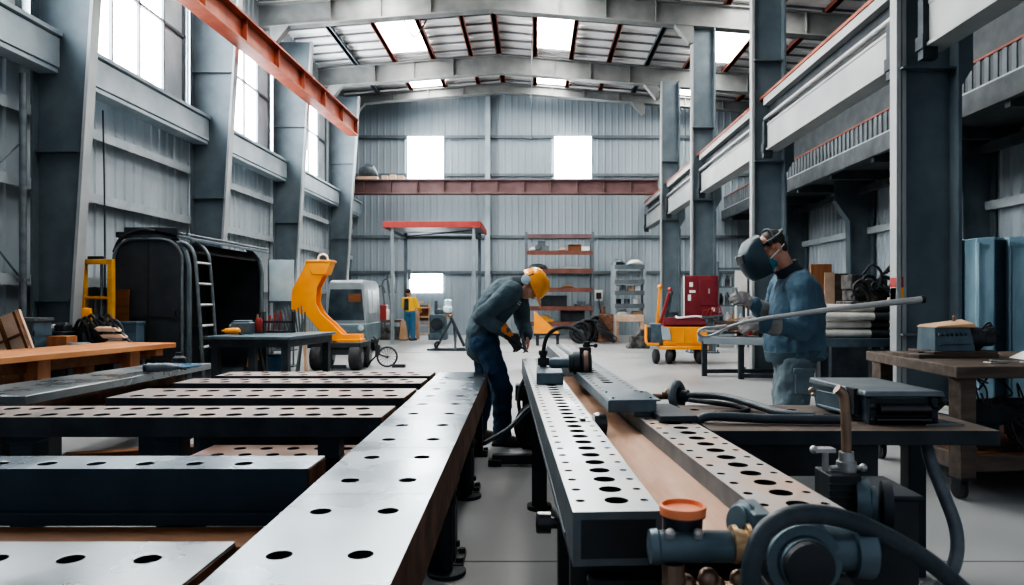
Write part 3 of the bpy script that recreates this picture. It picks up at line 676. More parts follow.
# front valve assembly
t = thing('valve_unit', 'blue-grey valve cylinder with round orange cap in front of the rails', 'valve', (.33, 1.52, 0))
mb = MB(); mb.lathe((-.085,0,.735),(1,0,0),[(0,.02),(.004,.036),(.02,.038),(.024,.034),(.18,.034),(.19,.03)],24); v_ = mb.build('cylinder', 'machine_blue', t)
for x in (-.04, .02): mb = MB(); mb.lathe((x,-.018,.762),(0,-.3,1),[(0,.011),(.012,.011),(.017,.007)],8); mb.build('bolt', 'bare_metal', v_)
mb = MB(); mb.lathe((-.002,.035,.74),(0,0,1),[(0,.042),(.05,.044),(.052,.05),(.06,.05)],28); mb.build('cap_neck', 'dark_steel', t)
mb = MB(); mb.lathe((-.002,.035,.795),(0,0,1),[(0,.050),(.012,.052),(.02,.051),(.021,.045),(.012,.042),(.011,.001)],32); mb.build('cap', 'orange_cap', t)['label'] = 'round orange cap'
mb = MB(); mb.lathe((.095,.0,.74),(1,.0,.0),[(0,.03),(.002,.040),(.012,.041),(.014,.032),(.03,.032),(.032,.045),(.04,.046),(.043,.03)],24); mb.build('flange', 'brass', t)
mb = MB()
for i in range(7): mb.ball((-.02+.022*i, .02*math.sin(i*2.1), .665-.02*(i%3)), .02+.004*(i%2), seg=10, rng=6)
mb.tube([(-.03,0,.70),(-.03,0,.52),(.02,0,.3)],.025); mb.box(.0,.12,-.03,.05,.40,.64); mb.build('manifold', 'copper_pipe', t)
mb = MB(); mb.cyl((.04,0,0),(.04,0,.42),.04,seg=14); mb.cyl((.04,0,0),(.04,0,.02),.09,seg=20); mb.build('stand_post', 'black', t)
# motor at the end of the right rail
t = thing('drive_motor', 'large round blue-grey motor at the near end of the right rail', 'motor', (.56, 1.50, 0))
mb = MB(); mb.lathe((.0,-.07,.725),(0,1,0),[(0,.035),(.002,.055),(.02,.058),(.022,.078),(.06,.085),(.10,.086),(.14,.075)],28); mb.build('motor_body', 'machine_blue', t)
mb = MB(); mb.lathe((.0,-.085,.725),(0,1,0),[(0,.03),(.003,.05),(.014,.053),(.016,.02)],28); mb.build('motor_face', 'black', t)
mb = MB(); mb.lathe((.05,.0,.74),(1,0,0),[(0,.05),(.06,.05),(.062,.062),(.10,.065),(.105,.05),(.11,.045)],24); mb.build('side_drum', 'machine_blue', t)
mb = MB(); mb.box(-.09,-.05,.0,.12,.70,.81); mb.lathe((-.09,.06,.775),(-1,-.4,.35),[(-.03,.03),(.0,.04),(.018,.045),(.02,.034),(.03,.034)],20); mb.build('rail_bracket', 'machine_blue', t, bevel=.004)
mb = MB(); mb.box(-.06,.10,-.03,.09,0,.66); mb.box(-.08,.14,-.05,.12,.60,.65); mb.build('motor_stand', 'black', t, bevel=.005)
def hose(name, pts, r, m, label, cat='hose', ribs=0):
    mb = MB(); P = curve(pts, 8); mb.tube(P, r, 12)
    return tag(mb.build(name, m), label, cat)
def at(px, py, Y): return (X(px,Y), Y, Z(py,Y))
hose('thick_hose', [at(752,640,1.36), at(750,590,1.36), at(754,555,1.36), at(768,528,1.37), at(800,514,1.40), at(845,519,1.44), at(890,538,1.48), at(935,566,1.52), at(985,610,1.56)], .0195, 'hose', 'thick dark hose arching over the round motor in the near foreground')
# ================================================================== right table with holes
t = thing('welding_table', 'black steel welding table with drilled top at right, in front of the masked welder', 'table', (.70, 2.78, 0))
mb = MB(); mb.perf(.68, 1.15, .058, [(i*.1150,(i+1)*.1150,(i+.5)*.1150,.28,.022,.12 if i%2 else .26) for i in range(10)], 0, 1, 2, z=.75)
mb.build('table_top', ['timber_grey','dark_steel','hole'], t, smooth=0, bevel=.003)
mb = MB(); mb.box(.10,.68,.03,.5,.0,.692); mb.build('pedestal', 'black', t, bevel=.006)
mb = MB(); mb.cyl((.60,.03,.60),(.60,.018,.60),.02,seg=12); mb.box(.14,.64,.024,.03,.05,.55); mb.build('pedestal_door', 'dark_steel', t, bevel=.003)
for x in (1.05,): mb = MB(); mb.box(x-.04,x+.04,.42,.5,0,.692); mb.build('leg', 'dark_steel', t, bevel=.004)
mb = MB(); mb.box(.68,1.09,.44,.48,.25,.3); mb.build('stretcher', 'dark_steel', t)
# nearer pump plinth with the pump
t = thing('pump_plinth', 'black square plinth standing before the welding table at right', 'plinth', (1.06, 2.32, 0))
mb = MB(); mb.box(-.18,.16,-.10,.14,0,.635); mb.build('plinth_body', 'black', t, bevel=.006)
mb = MB(); mb.box(-.19,.17,-.11,.15,.635,.65); mb.build('plinth_cap', 'dark_steel', t, bevel=.004)
t = thing('pump', 'dark pump with two round discs and upright copper-coloured pipe, on black plinth', 'pump', (X(842,2.2), 2.17, .55))
mb = MB(); mb.box(-.075,.02,-.06,.06,.05,.19)
for i in range(6): mb.box(-.08,.025,-.065,-.055,.06+.02*i,.068+.02*i)
mb.box(-.05,.06,-.05,.05,.0,.05); mb.build('body', 'black', t, bevel=.005)
mb = MB(); mb.lathe((.01,-.03,.105),(1,-.35,0),[(0,.05),(.004,.072),(.04,.075),(.046,.05),(.06,.05)],28); mb.build('disc', 'machine_blue', t)
mb = MB(); mb.lathe((.085,-.04,.10),(1,-.35,0),[(0,.05),(.004,.07),(.03,.072),(.036,.03)],28); mb.build('disc', 'dark_steel', t)
mb = MB(); mb.tube(curve([(.0,0,.2),(.0,0,.3),(-.005,0,.40),(-.012,0,.43),(-.03,0,.445)],6), .0155, 14); mb.build('pipe', 'copper_pipe', t)['label'] = 'upright copper-coloured pipe'
mb = MB(); mb.lathe((0,0,.19),(0,0,1),[(0,.03),(.03,.03),(.032,.024),(.06,.022)],16); mb.cyl((-.05,0,.20),(.05,0,.20),.008,seg=8); mb.ball((.052,0,.2),.013); mb.build('pipe_clamp', 'bare_metal', t)
mb = MB(); mb.box(-.10,-.04,-.02,.02,.25,.262); mb.cyl((-.065,0,.19),(-.065,0,.25),.01,seg=10); mb.ball((-.10,0,.256),.013); mb.build('wing_nut', 'bare_metal', t)
mb = MB(); mb.ball((-.085,-.03,.07),.02); mb.ball((.05,-.06,.03),.014); mb.build('bleed_screw', 'bare_metal', t)
# tool case on the table
t = thing('tool_case', 'blue-grey metal equipment case with open end, on the welding table at right', 'case', (1.52, 2.94, .75), .0)
fl, fr, bl, br, dp = -.13, .165, -.17, .13, .48
mb = MB(); mb.hexa([(fl+.01,.01,0),(fr-.01,.01,0),(br-.01,dp,0),(bl+.02,dp,0)], [(fl,.0,.118),(fr,.0,.118),(br,dp,.118),(bl,dp,.118)])
b_ = mb.build('case_body', 'machine_blue', t, bevel=.006)
mb = MB(); mb.hexa([(fl-.012,-.02,.115),(fr+.03,-.02,.115),(br+.01,dp+.01,.115),(bl-.012,dp+.01,.115)], [(fl-.008,-.012,.138),(fr+.025,-.012,.138),(br+.005,dp,.142),(bl-.008,dp,.142)]); mb.build('lid', 'machine_grey', t, bevel=.006)['label'] = 'worn grey lid'
mb = MB(); mb.box(fl+.035,fr-.03,-.006,.004,.012,.105); mb.build('opening', 'black', t)
mb = MB(); mb.cyl((fl+.045,-.016,.062),(fr-.04,-.016,.062),.024,seg=18); mb.cyl((fl+.035,-.014,.018),(fr-.03,-.014,.018),.011,seg=10); mb.build('roller', 'black_gloss', t)
for x in (fl+.018, fr-.018):
    mb = MB(); mb.box(x-.014,x+.014,-.022,.006,.0,.112); mb.ball((x,-.024,.075),.012); mb.ball((x,-.024,.02),.010); mb.build('corner_bracket', 'dark_steel', t, bevel=.003)
mb = MB(); mb.bar((bl-.012,dp-.10,.06),(fl-.012,.16,.06),.006,.07); mb.bar((bl-.016,dp-.12,.025),(fl-.014,.10,.025),.012,.012); mb.build('side_panel', 'machine_blue', t, bevel=.003)
mb = MB(); mb.tube([(fl-.02,.12,.125),(fl-.035,.10,.09),(fl-.03,.09,.03),(fl-.01,.08,.005)],.013); mb.box(fl-.028,fl-.005,.05,.13,.03,.14); mb.build('latch', 'black', t)
mb = MB(); mb.ball((bl-.012,dp-.03,.085),.013); mb.ball((bl-.012,dp-.05,.065),.010); mb.build('valve_stub', 'brass', t)
mb = MB(); mb.tube([(fr+.02,.02,.11),(fr+.055,.04,.085),(fr+.05,.10,.04),(fr+.02,.14,.01)],.013); mb.build('side_handle', 'black', t)
t = thing('metal_off_cut', 'thin pale sheet of metal lying at the right end of the welding table', 'sheet', (1.68, 2.95, .75)); mb = MB(); mb.hexa([(-.06,-.05,0),(.10,-.05,0),(.05,.12,0),(-.07,.1,0)],[(-.06,-.05,.006),(.10,-.05,.006),(.05,.12,.006),(-.07,.1,.006)]); mb.build('sheet', 'plate_bright', t)
# hoses on and around it
def ath(px, Y, z): return (X(px,Y), Y, z)
hose('thick_hose', [ath(684,3.60,.775), ath(702,3.56,.785), ath(726,3.46,.79), ath(752,3.28,.782), ath(772,3.14,.774), ath(792,3.05,.772), ath(815,3.0,.772)], .018, 'hose', 'dark hose running from the round coupling onto the welding table, upper one')
hose('thick_hose', [ath(697,2.98,.66), ath(698,2.98,.74), ath(706,2.97,.775), ath(730,2.95,.778), ath(765,2.93,.773), ath(800,2.92,.773), ath(846,2.91,.773)], .020, 'hose', 'thick dark hose lying along the near edge of the welding table')
hose('thin_hose', [ath(690,3.50,.77), ath(712,3.38,.775), ath(735,3.34,.765), ath(748,3.25,.762), ath(738,3.17,.762), ath(715,3.14,.762)], .012, 'rubber', 'thin dark hose curled on the welding table behind the thick hoses')
t = thing('hose_coupling', 'round ribbed hose coupling standing beside the right rail', 'coupling', (.735, 3.62, 0))
mb = MB(); mb.torus((0,0,.775), (1,-.7,.1), .062, .022, 28, 10); mb.build('ring', 'hose_grey', t)
mb = MB(); mb.lathe((-.02,.03,.77),(1,-.7,.1),[(0,.02),(.0,.05),(.03,.052),(.035,.035),(.09,.03)],20); mb.build('hub', 'dark_steel', t)
mb = MB(); mb.cyl((0,0,0),(0,0,.70),.03,seg=14); mb.box(-.09,.09,-.09,.09,0,.02); mb.build('stand', 'black', t)
mb = MB(); mb.cyl((-.12,.0,.77),(-.02,.02,.77),.016,seg=12); mb.ball((-.05,0,.785),.03); mb.build('fitting', 'copper_pipe', t)
hose('thick_hose', [at(925,436,2.92), at(931,462,2.86), at(944,495,2.80), at(955,525,2.74), at(957,552,2.68), at(948,578,2.62), at(925,610,2.55)], .025, 'hose_grey', 'thick grey hose hanging from the right end of the welding table')
# small block between coupling and table
t = thing('steel_block', 'dark steel block with holes left of the welding table', 'block', (.83, 3.3, 0)); mb = MB(); mb.box(-.07,.08,-.16,.1,.66,.74); mb.build('block', 'dark_steel', t, bevel=.005); mb = MB(); mb.box(-.05,.06,-.1,.06,0,.66); mb.build('support', 'black', t)
# ================================================================== wooden bench on castors at right
t = thing('castor_workbench', 'worn wooden workbench on castors at right edge', 'workbench', (2.65, 4.40, 0), .16)
mb = MB(); mb.hexa([(0,0,.775),(1.9,-.2,.775),(1.9,1.0,.775),(.3,1.35,.775)], [(0,0,.85),(1.9,-.2,.85),(1.9,1.0,.85),(.3,1.35,.85)]); mb.build('bench_top', 'timber_grey', t, bevel=.006)
for k, (x, y) in enumerate(((.10,.07),(.33,1.18),(1.6,.03),(1.6,.85))):
    mb = MB(); mb.box(x-.055,x+.055,y-.055,y+.055,.135,.775); l = mb.build('leg', 'timber_grey', t, bevel=.005)
    mb = MB(); mb.lathe((x-.02,y,.06),(1,0,0),[(-.02,.045),(-.015,.06),(.015,.06),(.02,.045)],22); mb.build('castor_wheel', 'rubber', l)
    mb = MB(); mb.box(x-.045,x-.035,y-.04,y+.04,.05,.135); mb.box(x+.0,x+.01,y-.04,y+.04,.05,.135); mb.box(x-.06,x+.06,y-.06,y+.06,.125,.137); mb.build('castor_fork', 'dark_steel', l)
mb = MB(); mb.bar((.10,.07,.22),(1.6,.03,.22),.06,.10); mb.bar((.33,1.18,.22),(1.6,.85,.22),.06,.1); mb.bar((.10,.07,.22),(.33,1.18,.22),.06,.10); mb.build('lower_rail', 'timber_grey', t, bevel=.005)
mb = MB(); mb.hexa([(.12,.1,.255),(1.58,.06,.255),(1.58,.8,.255),(.34,1.12,.255)],[(.12,.1,.275),(1.58,.06,.275),(1.58,.8,.275),(.34,1.12,.275)]); mb.build('shelf', 'timber_dark', t)
mb = MB(); mb.box(.25,1.55,.2,.3,.45,.60); mb.build('drawer_box', 'dark_steel', t, bevel=.005)
def on(px, Y, z): return (X(px,Y), Y, z)
t = thing('timber_slab', 'dark wooden slab lying on the castor workbench under the black machine', 'board', (3.05, 5.2, .85), .1)
mb = MB(); mb.box(-.32,.30,-.16,.16,0,.03); mb.box(-.20,.30,-.15,.15,.03,.05); mb.build('slab', 'timber_grey', t, bevel=.004)
t = thing('bench_machine', 'black metal unit with tan top cover on the castor workbench', 'machine', (3.10, 5.2, .90), .1)
mb = MB(); mb.hexa([(-.22,-.12,0),(.08,-.14,0),(.10,.12,0),(-.20,.12,0)],[(-.21,-.10,.17),(.05,-.12,.17),(.09,.12,.17),(-.19,.12,.17)])
for i in range(7): mb.box(-.2+.035*i,-.18+.035*i,-.135,-.118,.11,.13)
mb.box(-.2,.06,-.14,-.12,.045,.052)
mb.build('housing', 'machine_blue', t, bevel=.008)
mb = MB(); mb.hexa([(-.22,-.125,.17),(.08,-.145,.17),(.12,.13,.19),(-.2,.13,.17)],[(-.20,-.115,.182),(.08,-.13,.20),(.16,.12,.225),(-.17,.13,.185)]); mb.build('top_cover', 'cardboard', t, bevel=.004)['label'] = 'tan top cover'
mb = MB(); mb.lathe((.07,-.03,.085),(1,-.1,0),[(0,.08),(.02,.085),(.10,.085),(.12,.06),(.2,.055),(.22,.02)],22); mb.build('drum', 'black', t)
mb = MB()
for k in range(6): mb.tube(curve([(.16+.03*k,-.05+.02*k,.13+.02*math.sin(k*2)),(.24+.02*k,-.06,.20-.02*k),(.30,-.02+.01*k,.16),(.32+.01*k,.02*k,.04)],5),.008,6)
mb.build('wire_bundle', 'black', t)
mb = MB(); mb.cyl((.05,.05,.19),(.05,.05,.24),.016,.010,seg=10); mb.ball((.05,.05,.24),.014); mb.build('lamp_stub', 'copper_pipe', t)
t = thing('small_vise', 'small dark steel vise on the left corner of the castor workbench', 'vise', (2.92, 5.15, .85)); mb = MB(); mb.box(-.07,.07,-.04,.04,0,.03); mb.box(-.06,-.02,-.035,.035,.03,.055); mb.box(.02,.06,-.035,.035,.03,.05); mb.cyl((-.10,0,.035),(.10,0,.035),.008,seg=8); mb.build('vise_body', 'dark_steel', t, bevel=.003)
for i, (x, y, a, l) in enumerate([(3.05,4.62,.2,'nearest loose metal strip on the castor workbench'),(3.18,4.75,-.3,'second loose metal strip on the castor workbench'),(3.30,4.66,.5,'loose metal strip nearest the right edge of the view')]):
    mb = MB(); mb.box(-.08,.08,-.015,.015,0,.008); mb.box(-.08,-.05,-.03,.03,0,.012); tag(mb.build('metal_strip', 'bare_metal', loc=(x,y,.851), rot=(0,0,a), bevel=.002), l, 'metal strip', 'loose strips on the castor workbench')
t = thing('paper_roll', 'pale crumpled paper on the castor workbench at the right edge', 'paper', (3.52, 5.0, .85)); mb = MB(); mb.hexa([(-.1,-.1,0),(.15,-.12,0),(.16,.1,0),(-.08,.1,0)],[(-.02,-.06,.06),(.12,-.09,.09),(.14,.06,.08),(.0,.06,.05)]); mb.build('paper', 'white_paint', t, smooth=0, bevel=.01)
# clutter under that bench: boxes, wires
for i, (x, y, z, w, d, h, m, l, c) in enumerate([(3.05,5.0,.275,.34,.3,.20,'bin_blue','blue box on the shelf of the castor workbench','box'),(3.0,4.95,.475,.30,.3,.06,'white_paint','white sheet pack on the blue box under the castor workbench','box'),(3.55,4.95,.30,.26,.3,.22,'black','black motor box hanging under the castor workbench','box'),(3.5,5.3,.0,.5,.3,.13,'machine_grey','grey box on the floor under the castor workbench','box')]):
    mb = MB(); mb.box(-w/2,w/2,-d/2,d/2,0,h); mb.box(-w/2-.01,w/2+.01,-d/2-.01,d/2+.01,h-.03,h); tag(mb.build('storage_box', m, loc=(x,y,z), rot=(0,0,.16), bevel=.005), l, c)
mb = MB(); rnd = random.Random(3)
for k in range(26):
    p = Vector((2.95+rnd.random()*.8, 4.52+rnd.random()*.25, .30+rnd.random()*.4)); pts = [p.copy()]
    for j in range(6): p += Vector((rnd.uniform(-.14,.14), rnd.uniform(-.06,.06), rnd.uniform(-.15,.12))); p.z = max(.285, min(p.z, .76)); p.y = max(4.44, min(p.y, 5.1)); pts.append(p.copy())
    mb.tube(curve(pts,4), .006, 6)
tag(mb.build('wire_tangle', 'black'), 'tangle of black wires hanging under the castor workbench', 'wires', kind='stuff')
mb = MB(); mb.lathe((3.15,4.42,.05),(1,.1,0),[(0,.02),(.02,.04),(.2,.045),(.24,.03),(.3,.02)]); tag(mb.build('orange_canister', 'copper_pipe'), 'copper-orange canister on the floor under the castor workbench', 'canister')
# cable coils and gear around worker's feet
mb = MB(); mb.torus((.02,5.55,.27),(.3,-1,.1),.17,.024,30,8); mb.torus((.03,5.62,.25),(.2,-1,.0),.15,.022,30,8); mb.torus((.0,5.5,.30),(.5,-1,.1),.13,.02,30,8); tag(mb.build('hose_coil', 'rubber'), 'coiled black hose on the floor under the far end of the left rail', 'hose')
hose('thin_hose', [(-.36,5.0,.25),(-.2,5.15,.32),(-.08,5.3,.42),(.0,5.4,.46),(.08,5.5,.40)], .018, 'hose', 'dark hose crossing from the long bench to the hose coil')
hose('thin_hose', [(-.05,5.75,.68),(-.12,5.72,.55),(-.13,5.7,.4),(-.06,5.66,.2),(.04,5.6,.05)], .016, 'rubber', 'black hose hanging from the far end of the left rail')
t = thing('gear_head', 'dark gearbox with orange-brown cover under the far end of the left rail', 'gearbox', (X(527,5.9), 5.95, .0)); mb = MB(); mb.box(-.10,.10,-.05,.1,.42,.55); mb.lathe((-.02,-.05,.48),(0,-1,0),[(0,.05),(.04,.05),(.05,.02)]); mb.build('gearbox', 'dark_steel', t, bevel=.005); mb = MB(); mb.lathe((.03,-.02,.56),(0,0,1),[(0,.07),(.03,.075),(.05,.05),(.055,.01)]); mb.build('cover', 'orange_cap', t); mb = MB(); mb.box(-.04,.04,0,.06,0,.42); mb.build('post', 'black', t)
# ================================================================== left middle ground
# black cabin shell
cy0, cy1 = 10.0, 12.9; cx0, cx1 = -6.02, -5.03
t = thing('cabin_shell', 'black steel cabin shell with rounded roof and open side at left, ladder leaning on it', 'cabin', ((cx0+cx1)/2, cy0, 0))
hw = (cx1-cx0)/2; H = 2.15
def arch_profile(hw, H, r=.30, n=6):
    p = [(-hw, 0), (-hw, H-r)] + [(-hw+r-r*math.cos(a), H-r+r*math.sin(a)) for a in [PI/2*i/n for i in range(1,n+1)]]
    p += [(hw-r+r*math.sin(a), H-r+r*math.cos(a)) for a in [PI/2*i/n for i in range(0,n+1)]] + [(hw, 0)]
    return p
prof = arch_profile(hw, H)
mb = MB(); mb.prism(prof, 'y', 0, .05); mb.build('end_wall', 'cabin', t, bevel=.008)
mb = MB(); mb.prism(prof, 'y', cy1-cy0-.05, cy1-cy0); mb.build('end_wall', 'cabin', t)
mb = MB()
pr = [p for p in prof]
for a, b in zip(pr[:-1], pr[1:]):
    if a[0] > hw*.98 and b[0] > hw*.98: continue        # open side
    if a[0] >= hw-.31 and b[1] < H-.2: continue
    mb.hexa([(a[0],.05,a[1]),(b[0],.05,b[1]),(b[0]*.96,.05,b[1]-.03),(a[0]*.96,.05,a[1]-.03)], [(a[0],cy1-cy0-.05,a[1]),(b[0],cy1-cy0-.05,b[1]),(b[0]*.96,cy1-cy0-.05,b[1]-.03),(a[0]*.96,cy1-cy0-.05,a[1]-.03)])
mb.build('roof_and_back', 'cabin', t, smooth=40)
mb = MB()
rim = [(x*1.005, z) for x, z in prof]
for yy in (-.012,): mb.tube([(x*.985, yy, z-.01 if z > 1 else z) for x, z in prof[1:]], .022, 8)
mb.build('rim_trim', 'machine_grey', t)['label'] = 'grey edge trim of the end wall'
mb = MB(); mb.box(-.01,.012,-.014,0,.05,H-.04); mb.box(-hw+.05,hw-.05,-.014,0,1.02,1.05); mb.box(-hw+.05,hw-.05,-.012,0,.1,.16); mb.box(.36,.40,-.03,0,1.0,1.12)
for x in (-.35,.28): mb.cyl((x,-.012,1.78),(x,0,1.78),.02,seg=10)
mb.build('door_seams', 'black', t)
mb = MB(); mb.box(-.02,.5,.05,2.85,0,.08); mb.box(-.45,-.0,.05,2.85,0,.08); mb.box(-hw+.02,-hw+.06,.4,.9,.5,1.2); mb.box(-hw+.02,-hw+.10,1.2,2.6,.75,.82); mb.build('interior_floor', 'dark_steel', t)
# side frame hoops at the open side
for yy in (.10, 2.80):
    mb = MB(); mb.tube([(hw+.03,yy,0),(hw+.03,yy,1.75),(hw-.02,yy,1.98),(hw-.22,yy,2.2)], .045, 8); mb.build('side_hoop', 'steel_grey', t)
# roof walkway
mb = MB(); L = cy1-cy0
mb.box(-.42,.0,-.02,.35,H+.0,H+.05); mb.box(-.35,.42,.0,.06,H,H+.16)
mb.build('roof_beam', 'dark_steel', t, bevel=.01)
mb = MB()
mb.hexa([(.10,.0,2.22),(.62,.0,2.12),(.62,L+.1,2.12),(.10,L+.1,2.22)],[(.10,.0,2.26),(.62,.0,2.15),(.62,L+.1,2.15),(.10,L+.1,2.26)])
mb.build('roof_eave', 'steel_grey', t)
for k in range(3):
    mb = MB(); mb.tube([(.2+.17*k,.02,2.27-.03*k),(.2+.17*k,L+.1,2.27-.03*k)],.018,8); mb.build('roof_rail', 'machine_grey', t)
mb = MB(); mb.box(-.5,-.1,.05,.5,H+.02,H+.10); mb.tube(curve([(-.5,.02,H-.2),(-.38,.0,H+.0),(-.1,.0,H+.12),(.1,0,H+.1)]),.03,8); mb.build('roof_hatch', 'black', t, bevel=.01)
# ladder
t = thing('ladder', 'dark steel ladder with curved top rails leaning on the open side of the black cabin', 'ladder', (-4.80, 10.12, 0))
for y in (-.22, .22):
    mb = MB(); mb.tube(curve([(.12,y,0),(.06,y,1.0),(.0,y,1.78),(-.05,y,1.98),(-.16,y,2.08),(-.26,y,2.08)],6),.026,8); mb.build('rail', 'machine_grey', t)
for k in range(6): z = .30+k*.30; mb = MB(); mb.cyl((.10-.055*z,-.22,z),(.10-.055*z,.22,z),.02,seg=8); mb.build('rung', 'bare_metal', t)
# yellow gate frame, brown board, crate and clutter in front of column
t = thing('yellow_hoist', 'yellow steel hoist frame standing between the nearest left column and the black cabin', 'frame', (X(97.5,9.62), 9.62, 0))
w = .19
mb = MB()
for x in (-w, w): mb.box(x-.035,x+.035,-.04,.04,0,1.83)
mb.box(-w,w,-.04,.04,1.76,1.83); mb.box(-w,w,-.035,.035,1.28,1.32); mb.box(-w,w,-.035,.035,.3,.36); mb.build('frame', 'yellow_dull', t, bevel=.006)
mb = MB(); mb.box(-.12,.10,-.03,.03,1.83,1.87); mb.build('top_block', 'black', t, bevel=.005)
mb = MB(); mb.lathe((-w+.08,-.12,.96),(0,0,1),[(0,.10),(.02,.105),(.18,.10),(.20,.09)],16); mb.build('motor', 'yellow', t)
mb = MB(); mb.cyl((.05,0,.36),(.06,0,1.76),.02,seg=8); mb.cyl((-.03,0,.36),(-.03,0,1.28),.015,seg=8); mb.build('screw', 'machine_grey', t)
mb = MB(); mb.box(-.11,.11,-.012,.012,0,1.42); tag(mb.build('brown_board', 'timber_dark', loc=(X(119,9.85),9.85,0), rot=(-.05,0,0), bevel=.004), 'brown upright board leaning behind the yellow frame, beside the black cabin', 'board')
t = thing('wire_crate', 'blue-grey crate stack in front of the nearest left column', 'crate', (X(26,8.35), 8.35, 0))
mb = MB(); mb.box(-.2,.2,-.15,.15,0,1.02)
for i in range(6): mb.box(-.21,.21,-.16,-.15,.2+.13*i,.26+.13*i); mb.box(.2,.21,-.16,.15,.2+.13*i,.26+.13*i)
for i in range(5): mb.box(-.205+.095*i,-.185+.095*i,-.165,-.15,.1,1.02)
mb.build('crate_body', 'crate_blue', t); mb = MB(); mb.box(-.22,.22,-.17,.17,1.02,1.06); mb.build('rim', 'machine_grey', t, bevel=.004)
t = thing('pallet', 'pale timber pallet leaning upright behind the left end of the orange bench', 'pallet', (X(18,7.75), 7.75, 0), -.15); t.scale = (1.12,1,1.06)
M = Matrix.Rotation(-.38, 4, 'Y')
def tp(mb, *b): mb.box(*b, m=M)
mb = MB()
for i in range(4): tp(mb, -.36+.19*i, -.20+.19*i, -.03, -.01, .45, 1.0)
tp(mb, -.36,.42,-.01,.02,.42,1.02)
mb.build('boards', 'timber_pale', t, bevel=.003)
mb = MB()
for x in (-.2,.0,.2,.4): tp(mb, x-.015,x+.015,-.06,-.03,.0,1.0)
for z in (.5,.75): tp(mb,-.3,.4,-.055,-.03,z,z+.02)
tp(mb,-.30,.40,-.05,-.02,.0,.42)
mb.build('battens', 'timber_dark', t)
t = thing('tool_cabinet', 'dark low cabinet with clutter on it, behind the orange bench', 'cabinet', (X(62,8.78), 8.78, 0))
mb = MB(); mb.box(-.38,.12,-.18,.18,0,.84); mb.box(-.40,.14,-.19,.19,.84,.88); mb.build('cabinet_body', 'dark_steel', t, bevel=.006)
for x in (-.36,-.12): mb = MB(); mb.box(x,x+.22,-.195,-.18,.08,.78); d = mb.build('door', 'black', t, bevel=.004); mb = MB(); mb.box(x+.17,x+.19,-.215,-.195,.4,.52); mb.build('handle', 'machine_grey', d)
for i, (dx, m, h, l) in enumerate([(-.26,'machine_grey',.10,'grey tool block on the dark low cabinet, left one'),(-.12,'bare_metal',.08,'pale metal part on the dark low cabinet, middle one'),(.03,'black',.13,'black lump of gear on the dark low cabinet, right one')]):
    mb = MB(); mb.box(-.06,.06,-.08,.08,0,h*.6); mb.lathe((-.02,0,h*.5),(1,.2,.1),[(-.06,.03),(-.05,.045),(.06,.045),(.08,.02)],12); tag(mb.build('machine_part', m, loc=(X(62,8.78)+dx,8.76,.88), bevel=.006), l, 'machine part')
t = thing('black_press', 'black machine with cranked arm and pale slatted ramp behind the orange bench', 'machine', (X(100,9.02), 9.02, 0))
mb = MB(); mb.box(-.12,.28,-.18,.2,0,.70); mb.hexa([(-.36,-.18,.70),(.25,-.2,.70),(.25,.18,.70),(-.36,.18,.70)],[(-.30,-.15,.92),(.12,-.18,.98),(.1,.15,.98),(-.3,.15,.92)]); mb.build('body', 'black', t, bevel=.012)
mb = MB()
for k in range(7): mb.tube(curve([(-.22+.06*k,-.15,.92),(-.15+.07*k,-.17,1.02+.03*(k%3)),(-.05+.07*k,-.18,.95),(.0+.07*k,-.2,.80)],4),.02,6)
mb.build('hoses', 'black', t)
mb = MB(); mb.tube([(-.05,-.26,.86),(.0,-.26,.6),(.04,-.26,.2)],.03,8); mb.lathe((-.05,-.2,.68),(0,-1,0),[(0,.14),(.04,.14),(.05,.05)],20); mb.build('crank_arm', 'dark_steel', t)
t = thing('slatted_ramp', 'small ramp of pale slats on dark rails behind the right end of the orange bench', 'ramp', (X(112,8.8), 8.8, .0))
mb = MB()
for i in range(4): z = .92-.085*i; x = -.10+.07*i; mb.hexa([(x-.10,-.05,z),(x+.16,-.05,z),(x+.22,-.05,z-.045),(x-.05,-.05,z-.045)],[(x-.10,.03,z+.02),(x+.16,.03,z+.02),(x+.22,.03,z-.025),(x-.05,.03,z-.025)])
mb.build('slats', 'timber_pale', t)
mb = MB(); mb.bar((-.26,-.02,.98),(.12,-.02,.52),.05,.05); mb.bar((.02,0,.95),(.40,0,.52),.04,.05); mb.box(-.2,.4,-.04,.04,.47,.52); mb.box(-.15,-.1,-.03,.03,0,.47); mb.box(.3,.35,-.03,.03,0,.47); mb.build('rails', 'black', t)
mb = MB(); mb.box(-.13,.13,-.1,.1,0,.98); mb.box(-.14,.14,-.11,.11,.94,.98); mb.box(-.11,.11,-.115,-.1,.62,.82); mb.box(-.11,.11,-.115,-.1,.36,.58)
tag(mb.build('grey_drum_box', 'crate_blue', loc=(X(131,9.6),9.6,.0), bevel=.02), 'grey-blue box in front of the black cabin end wall', 'box')
mb = MB(); mb.lathe((X(79,8.42),8.42,.0),(0,0,1),[(0,.10),(.02,.115),(.42,.12),(.72,.12),(.74,.125),(.76,.11)],20); tag(mb.build('drum', 'machine_grey'), 'grey drum behind the middle of the orange bench', 'drum')
mb = MB(); mb.box(-.12,.12,-.1,.1,0,.16); tag(mb.build('carton', 'timber_leg', loc=(X(61,8.4),8.42,.68), bevel=.004), 'brown carton behind the orange bench left of the grey drum', 'box')
mb = MB(); mb.box(-.11,.11,-.11,.11,0,.64); mb.box(-.12,.12,-.12,.12,.64,.68); tag(mb.build('stool', 'dark_steel', loc=(X(61,8.4),8.42,0), bevel=.005), 'dark stand carrying the brown carton behind the orange bench', 'stand')
